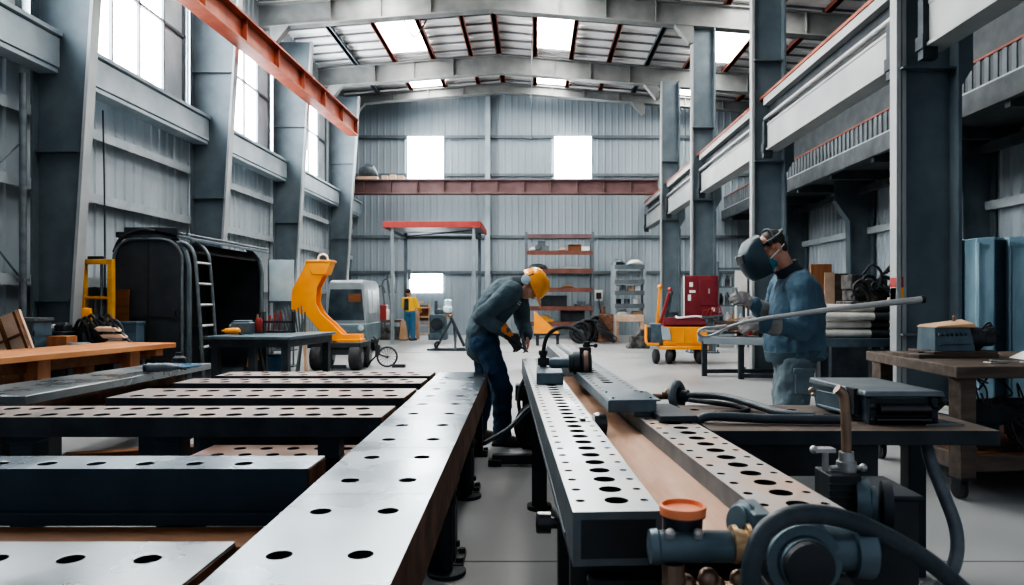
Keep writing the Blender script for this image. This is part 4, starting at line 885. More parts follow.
# dark worktable with tools
t = thing('steel_worktable', 'dark steel worktable with tools on it, in front of the yellow lifting arm', 'table', (-3.55, 9.6, 0), -.12)
mb = MB(); mb.box(-.68,.50,-.62,.85,.76,.80); mb.build('table_top', 'machine_blue', t, bevel=.006)
mb = MB(); mb.box(-.62,.46,-.58,-.54,.66,.76); mb.box(-.62,.46,.76,.80,.66,.76); mb.box(.42,.46,-.54,.76,.66,.76); mb.box(-.62,-.58,-.54,.76,.66,.76); mb.build('apron', 'dark_steel', t)
for x, y in ((-.56,-.52),(.40,-.52),(-.56,.74),(.40,.74),(-.05,-.52)): mb = MB(); mb.box(x-.045,x+.045,y-.045,y+.045,0,.76); l = mb.build('leg', 'dark_steel', t, bevel=.005); mb = MB(); mb.box(x-.07,x+.07,y-.07,y+.07,0,.015); mb.build('foot_plate', 'dark_steel', l)
def onT(px, Y): return (X(px,Y), Y, .80)
t = thing('drill', 'yellow power tool lying on the left end of the dark worktable', 'power tool', onT(231,9.5), -.2)
mb = MB(); mb.lathe((-.14,0,.05),(1,0,0),[(0,.012),(.05,.018),(.06,.035),(.16,.045),(.25,.045),(.27,.03)],14); mb.build('body', 'yellow', t)
mb = MB(); mb.hexa([(.06,-.02,.05),(.11,-.02,.05),(.11,.02,.05),(.06,.02,.05)],[(.14,-.02,.0),(.19,-.02,.0),(.19,.02,.0),(.14,.02,.0)]); mb.build('handle', 'black', t)
t = thing('bench_motor', 'blue-grey motor block on the dark worktable beside the yellow power tool', 'motor', onT(243,9.7))
mb = MB(); mb.box(-.13,.13,-.1,.1,0,.16); mb.box(-.11,.11,-.08,.08,.16,.19); mb.cyl((-.18,0,.09),(-.13,0,.09),.05,seg=14); mb.build('housing', 'machine_blue', t, bevel=.012)
t = thing('red_grinder', 'small red grinding tool on the dark worktable', 'power tool', onT(259,9.9))
mb = MB(); mb.lathe((0,0,.02),(0,0,1),[(0,.04),(.02,.05),(.10,.045),(.16,.05),(.20,.03)],14); mb.build('body', 'red_paint', t); mb = MB(); mb.box(-.09,.09,-.05,.05,0,.02); mb.cyl((.0,0,.2),(.03,0,.30),.012,seg=8); mb.build('stand', 'black', t)
t = thing('tool_rack', 'dark rack of red-handled tools at the back of the dark worktable', 'rack', onT(279,10.1))
mb = MB(); mb.box(-.22,.22,-.06,.06,0,.03); mb.box(-.22,-.20,-.05,.05,0,.3); mb.box(.20,.22,-.05,.05,0,.3); mb.box(-.22,.22,-.05,-.03,.14,.17); mb.build('rack', 'black', t)
for i in range(5):
    x = -.16+.08*i; mb = MB(); mb.cyl((x,0,.03),(x+.02,0,.22+.03*(i%3)),.011,seg=8); mb.cyl((x+.02,-.0,.16),(x+.025,0,.25+.03*(i%3)),.02,seg=8); mb.build('tool', 'red_paint' if i < 3 else 'machine_grey', t)
mb = MB()
for i in range(9): mb.cyl((-.1+.03*i,.02*i,0),(-.24+.05*i,.1,.30+.03*(i%4)),.012,seg=6)
tag(mb.build('rod_bundle', 'machine_grey', loc=(X(293,10.2),10.15,.0+.80)), 'thin grey rods standing on the dark worktable next to the tool rack', 'rods')
# below the worktable
t = thing('yellow_jack', 'yellow and black trolley jack under the dark worktable', 'jack', (X(250,9.5), 9.6, 0))
mb = MB(); mb.bar((-.13,0,.05),(.0,0,.66),.07,.09); mb.bar((.16,0,.05),(.05,.0,.66),.07,.09); mb.box(-.2,.22,-.12,.12,.0,.06); mb.build('frame', 'black', t)
mb = MB(); mb.bar((-.045,-.06,.36),(.0,-.06,.64),.06,.02); mb.bar((.09,-.06,.45),(.06,-.06,.64),.06,.02); mb.build('warning_plates', 'yellow_dull', t)
mb = MB(); mb.lathe((X(278,10.2),10.2,0),(0,0,1),[(0,.11),(.02,.13),(.30,.14),(.44,.145),(.46,.155),(.48,.14)],20); tag(mb.build('bucket', 'bin_blue'), 'blue bucket on the floor under the dark worktable', 'bucket')
# pale glass panel on a stand
t = thing('glass_panel', 'pale blue upright panel on a post, left of the yellow lifting arm', 'panel', (X(281.5,13.4), 13.4, 0))
mb = MB(); mb.box(-.24,.24,-.012,.012,Z(301,13.4),Z(260,13.4)); mb.build('panel', 'panel_pale', t, bevel=.003)
mb = MB(); mb.box(-.25,-.23,-.02,.02,0,Z(259,13.4)); mb.box(-.24,.24,-.02,.02,Z(301,13.4)-.03,Z(301,13.4)); mb.box(.22,.24,-.02,.02,0,Z(301,13.4)); mb.box(-.3,.3,-.2,.2,0,.03); mb.build('stand', 'steel_grey', t)
for i in range(6):
    x = X(262+9*i, 12.2); mb = MB(); a = .06*((i*7)%5-2)
    mb.bar((0,0,0),(a,.1,1.02-.08*(i%3)),.10,.02); mb.bar((-.02,-.03,.0),(a*.8+.04,.06,.9),.03,.03)
    tag(mb.build('scrap_strip', ['timber_grey','machine_grey','cardboard'][i%3], loc=(x,12.2,0)), '%s leaning scrap strip from the left, below the pale blue panel' % ORD[i], 'scrap', 'scrap strips below the pale panel')
# yellow lifting arm on a black trolley
YA = 13.0
t = thing('lifting_arm', 'bright yellow cranked lifting arm with eye on top, standing on the black wheeled trolley', 'lifting arm', (X(340,YA), YA, .50))
def pp(px, py): return (X(px,YA)-X(340,YA), Z(py,YA)-.50)
LP = [(309,262),(303,275),(295,290),(294,309),(302,313),(310,316),(320,328),(334,340),(346,341),(362,341)]
RP = [(327,263),(325,276),(319,288),(318,303),(320,307),(323,313),(335,324),(345,334),(352,334),(362,334)]
def side(y0, y1, m, nm, off=0):
    mb = MB(); l = [pp(*q) for q in LP]; r = [pp(q[0]-off, q[1]+(off*.6 if q[1] > 330 else 0)) for q in RP]
    R = [[mb.V((p[0],y0,p[1])), mb.V((q[0],y0,q[1])), mb.V((q[0],y1,q[1])), mb.V((p[0],y1,p[1]))] for p, q in zip(l, r)]
    mb.skin(R); return mb.build(nm, m, t, smooth=0, bevel=.004)
side(-.16, -.125, 'yellow', 'side_plate'); side(.125, .16, 'yellow', 'side_plate'); side(-.124, .124, 'yellow', 'core_plate', 4)
mb = MB(); a = pp(309,261); b = pp(334,262); mb.box(a[0],b[0],-.18,.18,a[1]-.03,a[1]+.01); c = pp(333,275); 
mb.hexa([(b[0]-.36,-.17,c[1]),(b[0]-.1,-.17,c[1]),(b[0]-.1,.17,c[1]),(b[0]-.36,.17,c[1])],[(a[0]+.02,-.17,a[1]-.03),(b[0]-.02,-.17,a[1]-.03),(b[0]-.02,.17,a[1]-.03),(a[0]+.02,.17,a[1]-.03)]); mb.build('head_block', 'yellow', t, bevel=.008)
mb = MB(); mb.torus((pp(323,259)[0],0,pp(323,259)[1]),(0,1,0),.09,.018,20,8,0,2*PI); mb.build('lifting_eye', 'white_paint', t)
mb = MB(); a = pp(345,341); b = pp(363,341); mb.box(a[0]-.1,b[0],-.2,.2,0,.05); mb.build('foot', 'yellow', t, bevel=.006)
t = thing('black_trolley', 'black wheeled trolley carrying the yellow lifting arm', 'trolley', (X(341,YA), YA, 0))
mb = MB(); mb.box(-.50,.46,-.4,.4,.40,.50); mb.box(-.40,.36,-.38,.38,.28,.40); mb.build('bed', 'black', t, bevel=.008)
for x, y in ((-.34,-.3),(.36,-.3),(-.34,.3),(.36,.3)):
    mb = MB(); mb.lathe((x-.11,y,.225),(1,0,0),[(0,.15),(.02,.21),(.05,.225),(.17,.225),(.20,.21),(.22,.15)],24); w_ = mb.build('wheel', 'rubber', t); mb = MB(); mb.lathe((x-.12,y,.225),(1,0,0),[(0,.05),(.005,.1),(.235,.1),(.24,.05)],16); mb.build('hub', 'machine_grey', w_)
mb = MB(); mb.box(-.2,.2,-.42,-.36,.04,.10); mb.build('axle', 'dark_steel', t)
t = thing('hand_cart', 'small black hand cart with a thin spoked wheel beside the black trolley', 'cart', (X(383,13.2), 13.2, 0))
mb = MB(); mb.torus((.08,0,.20),(.25,-1,0),.18,.018,28,8); 
for k in range(8): a = PI*k/8; d = Vector((1,.25,0)).normalized(); v = d*math.cos(a)*.18+Vector((0,0,1))*math.sin(a)*.18; mb.cyl(Vector((.08,0,.2))-v, Vector((.08,0,.2))+v, .004, seg=5)
mb.build('wheel', 'rubber', t)
mb = MB(); mb.tube([(.08,-.03,.2),(-.08,-.03,.25),(-.11,-.02,.5),(-.18,0,.58)],.018,8); mb.box(-.22,-.08,-.03,.03,.48,.53); mb.box(-.14,-.06,-.04,.04,.22,.42); mb.tube([(-.1,0,.25),(-.28,0,.06),(-.3,0,.0)],.015,8); mb.box(.18,.42,-.06,.06,.0,.06); mb.build('frame', 'black', t)
# van
YV = 16.3
t = thing('van', 'grey boxy van parked behind the yellow lifting arm', 'van', (X(346,YV), YV, 0), .06)
w = .47; Lv = 2.0
def sec(y, zt, ww): return [(-ww,y,.45),(ww,y,.45),(ww,y,1.0),(ww*.9,y,zt-.12),(ww*.78,y,zt),(-ww*.78,y,zt),(-ww*.9,y,zt-.12),(-ww,y,1.0)]
mb = MB(); rings = [[mb.V(p) for p in sec(0,1.70,w)], [mb.V(p) for p in sec(.15,1.74,w)], [mb.V(p) for p in sec(Lv,1.76,w)]]; mb.skin(rings); mb.build('body', 'van_grey', t, bevel=.03, seg=3)
mb = MB(); mb.box(-w-.02,w+.02,-.06,Lv,.28,.72); mb.build('lower_body', 'van_low', t, bevel=.03)
mb = MB(); mb.hexa([(-w*.9,-.012,.80),(w*.9,-.012,.80),(w*.9,.03,.80),(-w*.9,.03,.80)],[(-w*.76,-.012,1.52),(w*.76,-.012,1.52),(w*.76,.03,1.52),(-w*.76,.03,1.52)]); ws = mb.build('windscreen', 'glass_dark', t)
mb = MB(); mb.box(.06,.34,-.02,-.013,1.22,1.42); mb.build('painted_reflection', 'timber_dark', ws)  # brown patch on the glass, a reflection done in colour
for ya, yb in ((.25,.75),(.85,1.45)): mb = MB(); mb.hexa([(w*.995,ya,.95),(w*.995+.02,ya,.95),(w*.995+.02,yb,.95),(w*.995,yb,.95)],[(w*.90,ya+.05,1.5),(w*.90+.03,ya+.05,1.5),(w*.90+.03,yb,1.5),(w*.90,yb,1.5)]); mb.build('side_window', 'pane_dim', t)
for x in (-w+.1, w-.1):
    for y in (.45, Lv-.5): mb = MB(); mb.lathe((x-.09,y,.28),(1,0,0),[(0,.2),(.02,.28),(.16,.28),(.18,.2)],22); mb.build('wheel', 'rubber', t)
mb = MB(); mb.box(-w*.8,w*.8,-.08,-.05,.45,.52); mb.build('bumper', 'dark_steel', t, bevel=.01)
for x in (-w+.12, w-.12): mb = MB(); mb.lathe((x,-.05,.62),(0,-1,0),[(0,.07),(.02,.07),(.03,.05)],14); mb.build('headlamp', 'pane_dim', t)
# canopy frame
YC = 20.0; zc = Z(226,YC)
xa, xb = X(389,YC), X(476,YC)
t = thing('canopy', 'tall open canopy with red-edged flat roof on four thin posts near the far wall', 'canopy', ((xa+xb)/2, YC, 0))
hw = (xb-xa)/2
mb = MB(); mb.box(-hw-.12,hw+.12,-.1,2.2,zc-.02,zc+.04); mb.build('roof', 'girt_dark', t)
mb = MB(); mb.box(-hw-.14,hw+.14,-.14,-.08,zc-.06,zc+.12); mb.box(hw+.10,hw+.16,-.1,2.2,zc-.06,zc+.1); mb.box(-hw-.16,-hw-.10,-.1,2.2,zc-.06,zc+.1); mb.build('red_edge', 'red_paint', t, bevel=.006)['label'] = 'red roof edge'
for x in (-hw+.1, hw-.06):
    for y in (0, 2.05): mb = MB(); mb.box(x-.045,x+.045,y-.045,y+.045,0,zc-.02); mb.box(x-.1,x+.1,y-.1,y+.1,0,.02); mb.build('post', 'van_grey' if y == 0 else 'steel_grey', t)
mb = MB(); mb.bar((-hw+.1,0,zc-.15),(-hw+.1,2.05,zc-.15),.05,.08); mb.bar((hw-.06,0,zc-.15),(hw-.06,2.05,zc-.15),.05,.08); mb.bar((-hw+.1,2.05,zc-.15),(hw-.06,2.05,zc-.15),.05,.08); mb.bar((hw-.06,0,zc-.12),(-hw+.1,2.05,zc-.12),.03,.04); mb.build('cross_rail', 'steel_grey', t)
# far-left clutter near the worker
t = thing('red_crate_stand', 'red-edged brown crate stand near the far wall, left of the far worker', 'crate', (X(391,22.5), 22.5, 0))
mb = MB(); mb.box(-.40,.40,-.3,.3,.56,.64); mb.box(-.40,-.34,-.3,.3,0,.56); mb.box(.34,.40,-.3,.3,0,.56); mb.build('stand', 'crane_maroon', t, bevel=.01); mb = MB(); mb.box(-.3,.3,-.25,.25,0,.4); mb.ball((0,-.2,.35),(.22,.1,.14)); mb.build('load', 'clutter', t)
mb = MB(); mb.box(-.16,.16,-.15,.15,0,.48); mb.box(-.17,.17,-.16,.16,.42,.46); tag(mb.build('red_box', 'red_paint', loc=(X(381,22.3),22.4,.64), bevel=.01), 'bright red box on the crate stand near the far wall', 'box')
mb = MB(); mb.lathe((X(386.5,22.3),22.4,.64),(0,0,1),[(0,.07),(.3,.075),(.36,.03),(.45,.03)],12); tag(mb.build('white_canister', 'white_paint'), 'white canister beside the bright red box', 'canister')
mb = MB(); mb.hexa([(-.16,-.1,0),(.16,-.1,0),(.16,.1,0),(-.16,.1,0)],[(-.10,-.08,.62),(.06,-.08,.62),(.06,.08,.62),(-.10,.08,.62)]); tag(mb.build('sack', 'cardboard', loc=(X(404,22.0),22.0,0), bevel=.04), 'brown sack standing at the feet of the far worker', 'sack')
for i, px in enumerate((379, 384, 389)):
    mb = MB(); mb.tube(curve([(0,0,0),(.04*i,0,.9),(-.05,0,1.6+.2*i),(.12,0,1.75+.2*i),(.2,0,1.5)],5),.03,8); tag(mb.build('bent_pipe', 'girt_dark', loc=(X(px,23.4),23.4,0)), '%s bent dark pipe from the left leaning at the far wall behind the van' % ORD[i], 'pipe', 'bent pipes by the far wall')
t = thing('step_ladder', 'small pale timber step ladder next to the far worker', 'step ladder', (X(424,22.6), 22.6, 0))
for x in (-.17,.17): mb = MB(); mb.bar((x,0,0),(x,.05,1.15),.05,.06); mb.build('stile', 'timber_pale', t)
for z in (.15,.42,.70,1.0): mb = MB(); mb.box(-.17,.17,-.06,.06,z,z+.05); mb.build('step', 'timber_pale', t)
mb = MB(); mb.box(-.14,.14,.05,.09,.6,1.1); mb.build('back_board', 'timber_dark', t)
mb = MB(); mb.box(-.05,.05,-.03,.03,0,1.2); mb.box(-.2,.2,-.04,.04,1.16,1.24); tag(mb.build('timber_post', 'timber_pale', loc=(X(417,22.8),22.85,0)), 'pale timber post behind the far worker', 'post')
t = thing('dark_engine', 'dark grey engine block near the far wall under the bright low window', 'engine', (X(438,22.5), 22.5, 0))
mb = MB(); mb.box(-.28,.30,-.25,.25,.0,.2); mb.box(-.24,.26,-.22,.22,.2,.82); mb.box(-.05,.18,-.15,.15,.82,.98); mb.cyl((-.05,-.1,.82),(-.05,-.1,1.25),.05,seg=10); mb.build('block', 'machine_blue', t, bevel=.02); mb = MB(); mb.lathe((.0,-.22,.5),(0,-1,0),[(0,.2),(.05,.2),(.06,.06)],18); mb.build('flywheel', 'dark_steel', t)
t = thing('tripod_stand', 'dark tripod jack with a pale head standing on the open floor at the far end', 'tripod', (X(452,17.5), 17.5, 0))
mb = MB(); mb.bar((-.08,0,.95),(.32,-.1,.12),.06,.06); mb.bar((-.02,0,.75),(-.40,.05,.06),.05,.05); mb.bar((.05,.0,.72),(.05,.35,.05),.05,.05); mb.bar((.1,0,.6),(.1,-.2,.02),.05,.05); mb.build('legs', 'dark_steel', t)
mb = MB(); mb.bar((-.62,0,.03),(.42,-.1,.03),.07,.05); mb.bar((-.55,.2,.03),(.3,.3,.03),.07,.05); mb.tube(curve([(-.4,0,.05),(-.42,0,.16),(-.36,0,.22),(-.28,0,.22)]),.03,8); mb.build('skids', 'dark_steel', t)
mb = MB(); mb.lathe((-.10,0,.95),(0,0,1),[(0,.09),(.04,.12),(.14,.12),(.16,.10),(.3,.10),(.34,.06)],14); mb.build('head', 'panel_pale', t); mb = MB(); mb.box(-.2,.02,-.05,.05,.86,.95); mb.ball((-.04,-.05,.88),.06); mb.build('collar', 'copper_pipe', t)
mb = MB(); mb.box(-.1,.1,-.05,.05,1.0,1.35); mb.cyl((-.05,-.05,.3),(-.05,-.05,1.0),.012,seg=6); tag(mb.build('wall_box', 'machine_grey', loc=(X(408,24.9),24.95,1.0)), 'small white-grey box on the far wall left of the low window', 'box')
# ================================================================== far right: racks
def rack(name, label, px0, px1, Y, levels, post_m, shelf_m, depth, top_py, cat='shelf rack'):
    x0, x1 = X(px0,Y), X(px1,Y); t = thing(name, label, cat, ((x0+x1)/2, Y, 0)); hw = (x1-x0)/2; zt = Z(top_py,Y)
    for x in (-hw+.04, hw-.04):
        for y in (0, depth): mb = MB(); mb.box(x-.045,x+.045,y-.045,y+.045,0,zt); mb.build('post', post_m, t)
    for py in levels: mb = MB(); z = Z(py,Y); mb.box(-hw+.06,hw-.06,-.02,depth+.02,z-.06,z); mb.box(-hw+.05,hw-.05,-.055,-.02,z-.13,z+.01); mb.build('shelf', shelf_m, t)
    return t
t = rack('pallet_rack', 'tall rust-red shelf rack near the far wall behind the worker in the yellow hard hat', 525, 594, 23.0, (251,269,288,306.5,322), 'girt_dark', 'shelf_rust', .7, 232)
mb = MB(); z = Z(236,23.0); mb.box(-1.05,1.05,-.03,.03,z-.07,z+.06); mb.build('top_bar', 'crane_maroon', t)
zsh = {py: Z(py,23.0) for py in (251,269,288,306.5,322)}
items = [(542,251,14,11,'machine_grey','grey machine housing','machine',1),(533,251,8,5,'white_paint','white sack','sack',2),(575,251,13,7,'timber_dark','brown box','box',0),(563,251,8,4,'cardboard','tan lump of material','material',2),(586,251,8,5,'white_paint','pale box','box',0),(538,269,19,6,'machine_grey','grey tarpaulin heap','heap',2),(572,269,22,3,'girt','flat grey plates','plates',0),(568,288,12,4,'cardboard','tan rounded bag','bag',2),(554,306.5,26,11,'dark_steel','large dark panel','panel',0),(582,306.5,14,5,'machine_grey','grey gear box','gearbox',1),(545,322,17,6,'yellow_dull','yellow machine part','machine part',1),(573,322,24,12,'dark_steel','big dark crate','crate',0)]
NM = {'part': 'machine_component', 'housing': 'machine_housing', 'material': 'material_lump', 'panel': 'loose_panel', 'heap': 'tarpaulin_heap', 'plates': 'plate_stack'}
SH = {251:'top shelf',269:'second shelf',288:'third shelf',306.5:'fourth shelf',322:'bottom shelf'}
for px, py, wpx, hpx, m, l, c, k in items:
    s = 23.0/F; w_, h_ = wpx*s/2, hpx*s; mb = MB()
    if k == 0: mb.box(-w_,w_,-.2,.2,0,h_*.8); mb.box(-w_*1.02,w_*1.02,-.21,.21,h_*.8,h_)
    elif k == 1: mb.box(-w_,w_,-.2,.2,0,h_*.5); mb.box(-w_*.6,w_*.5,-.16,.16,h_*.5,h_); mb.cyl((-w_*.5,-.2,h_*.4),(-w_*.5,-.27,h_*.4),h_*.25,seg=12)
    else: mb.loft([((-w_,0,h_*.2),(0,.1,0),(0,0,h_*.2)),((-w_*.6,0,h_*.45),(0,.2,0),(0,0,h_*.45)),((.2*w_,0,h_*.5),(0,.22,0),(0,0,h_*.5)),((w_*.8,0,h_*.35),(0,.2,0),(0,0,h_*.35)),((w_,0,h_*.2),(0,.1,0),(0,0,h_*.15))],12)
    tag(mb.build(NM.get(l.split()[-1], l.split()[-1]), m, loc=(X(px,23.0), 23.35, zsh[py]), bevel=.01), '%s on the %s of the rust-red rack' % (l, SH[py]), c)
YG = 22.0
t = rack('grey_shelf', 'narrow grey shelf unit right of the rust-red rack at the far end', 613, 646, YG, (265,280,291,304,316), 'girt', 'girt_dark', .5, 262)
zg = {py: Z(py,YG) for py in (265,280,291,304,316)}
gi = [(619,265,13,7,'machine_grey','grey folded tarpaulin','tarpaulin',2),(636,265,16,6,'white_paint','pale folded sheet','sheet',2)] + [(617+7*i,291,5,5+i%2,['white_paint','machine_grey','cardboard','white_paint'][i],['pale box','grey box','tan box','white box'][i],'box',0) for i in range(4)] + [(619+9*i,304,6,5,['dark_steel','machine_grey','white_paint'][i],['dark tin','grey tin','white tin'][i],'tin',1) for i in range(3)] + [(624,316,12,6,'white_paint','white bag','bag',2),(638,316,10,5,'cardboard','brown box','box',0)]
SG = {265:'top',291:'second shelf',304:'third shelf',316:'lowest shelf'}
for px, py, wpx, hpx, m, l, c, k in gi:
    s = YG/F; w_, h_ = wpx*s/2, hpx*s; mb = MB()
    if k == 0: mb.box(-w_,w_,-.12,.12,0,h_*.9); mb.box(-w_*.9,w_*.9,-.11,.11,h_*.9,h_)
    elif k == 1: mb.lathe((0,0,0),(0,0,1),[(0,w_*.95),(h_*.9,w_*.95),(h_*.92,w_),(h_,w_)],14)
    else: mb.loft([((-w_,0,h_*.2),(0,.1,0),(0,0,h_*.2)),((-w_*.5,0,h_*.45),(0,.16,0),(0,0,h_*.45)),((.4*w_,0,h_*.5),(0,.16,0),(0,0,h_*.5)),((w_,0,h_*.2),(0,.1,0),(0,0,h_*.2))],12)
    tag(mb.build(l.split()[-1], m, loc=(X(px,YG), YG+.25, zg[py]), bevel=.01), '%s on the %s of the narrow grey shelf unit' % (l, SG[py]), c)
mb = MB(); mb.box(-.3,.55,-.2,.2,.62,.82); mb.box(-.28,-.2,-.18,.18,0,.62); mb.box(.45,.53,-.18,.18,0,.62); tag(mb.build('timber_bin', 'timber_pale', loc=(X(625,21.2),21.2,0), bevel=.01), 'pale timber bin on legs in front of the narrow grey shelf unit', 'bin')
# heap of coils
for i, (px, r, l) in enumerate([(580,.33,'leftmost large dark wheel of cable on the floor at the far end'),(588,.36,'middle large dark wheel of cable on the floor at the far end'),(598,.40,'rightmost dark wheel of cable on the floor at the far end')]):
    t = thing('cable_reel', l, 'cable reel', (X(px,20.5), 20.3+.45*i, 0), .35+.15*i)
    mb = MB(); mb.torus((0,0,r),(0,1,0),r-.04,.04,26,8); mb.torus((0,.1,r),(0,1,0),r-.06,.05,26,8); mb.torus((0,.05,r),(0,1,0),r*.5,.05,22,8); mb.build('cable', 'rubber', t)
    mb = MB(); mb.cyl((0,-.05,r),(0,.15,r),.08,seg=14)
    for k in range(6): a = 2*PI*k/6; mb.cyl((0,.05,r),(math.cos(a)*(r-.04),.05,r+math.sin(a)*(r-.04)),.014,seg=6)
    mb.build('spokes', 'machine_grey', t)
t = thing('welding_set', 'cluttered rusty machine with loose wires between the cable wheels and the grey shelf', 'machine', (X(606,20.6), 20.6, 0))
mb = MB(); mb.box(-.2,.2,-.2,.2,.1,.85); mb.box(-.24,.24,-.22,.22,.05,.12); mb.cyl((-.1,-.1,.85),(-.1,-.1,1.1),.05,seg=10); mb.build('body', 'rust_side', t, bevel=.02)
mb = MB()
for k in range(7): mb.tube(curve([(-.2+.05*k,-.22,.8-.07*k),(-.3,-.3,.5),(-.1+.06*k,-.32,.2),(.2,-.3,.03)],4),.014,6)
mb.build('wires', 'black', t)
mb = MB(); mb.prism([(0,0),(.72,0),(.0,.62)], 'y', -.12, .12, m=Matrix.Translation((X(534,19.5),19.5,.34))); t = tag(mb.build('yellow_hopper', 'yellow', bevel=.01), 'yellow wedge-shaped hopper behind the worker in the yellow hard hat', 'hopper'); mb = MB(); mb.box(X(534,19.5),X(560,19.5),19.4,19.6,.28,.34); mb.box(X(536,19.5),X(539,19.5),19.45,19.55,0,.3); mb.box(X(556,19.5),X(559,19.5),19.45,19.55,0,.3); mb.build('skid', 'dark_steel', t)
t = thing('wall_phone_box', 'small dark switch box with a cable on the far wall between the two racks', 'switch box', (X(599,24.9), 25.05, Z(296,24.9)))
mb = MB(); mb.box(-.14,.14,-.06,.03,-.18,.22); mb.build('panel', 'white_paint', t); mb = MB(); mb.box(-.09,.09,-.1,-.06,-.1,.12); mb.tube(curve([(0,-.08,-.1),(.05,-.08,-.5),(.18,-.08,-.9),(.3,-.08,-1.0)]),.015,6); mb.build('switch', 'black', t)
# ================================================================== red cabinet on yellow cart
YK = 14.2
t = thing('yellow_cart', 'yellow four-wheeled cart on the open floor, carrying the red control cabinet', 'cart', (X(683,YK), YK, 0), -.12)
k = YK/F
mb = MB(); mb.box(-.42,.44,-.38,.42,.36,.74); mb.box(-.50,.46,-.42,.44,.29,.36); mb.build('bin_body', 'yellow', t, bevel=.012)
mb = MB(); mb.box(-.40,.42,-.392,-.38,.40,.42); mb.box(-.02,.0,-.392,-.38,.40,.72); mb.build('seam', 'yellow_dull', t)
mb = MB(); mb.box(-.40,.40,-.3,.4,.74,.90); mb.hexa([(-.36,-.39,.78),(.46,-.39,.78),(.46,-.3,.78),(-.36,-.3,.78)],[(-.42,-.36,.92),(.30,-.36,.92),(.30,-.3,.92),(-.42,-.3,.92)]); mb.build('upper_tray', 'maroon', t, bevel=.008)
mb = MB(); mb.box(-.66,-.44,-.36,.3,.38,.80); mb.box(-.72,-.66,-.3,.25,.40,.74); mb.build('engine_cover', 'machine_blue', t, bevel=.02)
mb = MB(); mb.box(-.74,-.5,-.40,-.36,.36,.42); mb.box(-.76,-.72,-.35,.35,.40,.76); mb.box(-.74,-.72,-.4,.3,.42,.46); mb.build('bumper', 'yellow', t, bevel=.01)
mb = MB(); mb.hexa([(-.44,-.40,.48),(-.26,-.41,.48),(-.26,-.38,.48),(-.44,-.38,.48)],[(-.46,-.40,.76),(-.30,-.41,.72),(-.30,-.38,.72),(-.46,-.38,.76)]); mb.build('access_panel', 'pane_dim', t, bevel=.004)
for x, y in ((-.56,-.30),(-.30,-.32),(.30,-.30),(-.2,.3),(.32,.3)):
    mb = MB(); mb.lathe((x-.06,y,.145),(1,.15,0),[(0,.09),(.02,.135),(.04,.145),(.09,.145),(.11,.135),(.13,.09)],20); mb.build('wheel', 'rubber', t)
t = thing('control_cabinet', 'dark red control cabinet with white labels standing on the yellow cart', 'control cabinet', (X(701,YK), YK+.05, .90), -.12)
z1 = Z(276,YK)-.90
mb = MB(); mb.box(-.33,.33,-.2,.22,0,z1); mb.build('cabinet_body', 'maroon', t, bevel=.01)
mb = MB(); mb.box(-.04,.28,-.215,-.2,.26,z1-.06); d = mb.build('door', 'maroon', t, bevel=.012); mb = MB(); mb.box(.13,.16,-.235,-.215,.50,.60); mb.build('door_handle', 'bare_metal', d)
for x, z, w_, h_ in ((-.24,z1-.22,.07,.09),(-.24,z1-.34,.12,.05),(-.27,z1-.50,.06,.12),(.20,.14,.06,.08)): mb = MB(); mb.box(x,x+w_,-.206,-.2,z,z+h_); mb.build('label_plate', 'white_paint', t)
mb = MB(); mb.cyl((-.345,-.21,-.0),(-.345,-.21,z1),.014,seg=8); mb.build('side_conduit', 'white_paint', t)
mb = MB()
for k_ in range(4): mb.tube(curve([(-.1+.08*k_,-.23,.02),(-.06+.1*k_,-.26,.14+.03*k_),(.04+.08*k_,-.25,.12),(.1+.08*k_,-.24,.02)],4),.010,6)
tag(mb.build('red_cables', 'red_paint', loc=(X(704,YK),YK,.92)), 'thin red cables looped at the foot of the red control cabinet', 'cables')
hose('thin_hose', [(X(676,YK)-.05,YK-.25,.94),(X(670,YK)+.1,YK-.38,.92),(X(690,YK),YK-.42,.95),(X(700,YK),YK-.4,.93)], .02, 'white_paint', 'white hose lying across the top of the yellow cart')
for i, (px, m, l, a) in enumerate([(661,'yellow','yellow pole leaning at the left end of the yellow cart',.06),(664,'red_paint','red striped pole leaning at the left end of the yellow cart',.20),(669,'machine_blue','dark blue-grey bar leaning against the left end of the yellow cart',.12)]):
    mb = MB(); mb.bar((0,-.02*i,.78),(a,.0,1.50-.06*i),.06,.05); mb.ball((a,0,1.52-.06*i),.05); tag(mb.build('leaning_pole', m, loc=(X(px,YK)-.08,YK,0.02)), l, 'pole')
mb = MB(); mb.box(-.4,.1,-.2,.2,0,.32); mb.hexa([(-.5,-.2,.0),(-.1,-.2,.0),(-.1,.2,.0),(-.5,.2,.0)],[(-.15,-.15,.5),(.05,-.15,.5),(.05,.15,.5),(-.15,.15,.5)]); mb.bar((-.45,0,.05),(.05,0,.55),.05,.05); tag(mb.build('scrap_heap', 'clutter', loc=(X(645,18.5),18.5,0), bevel=.03), 'dark pile of scrap on the floor left of the yellow cart', 'scrap', kind='stuff')
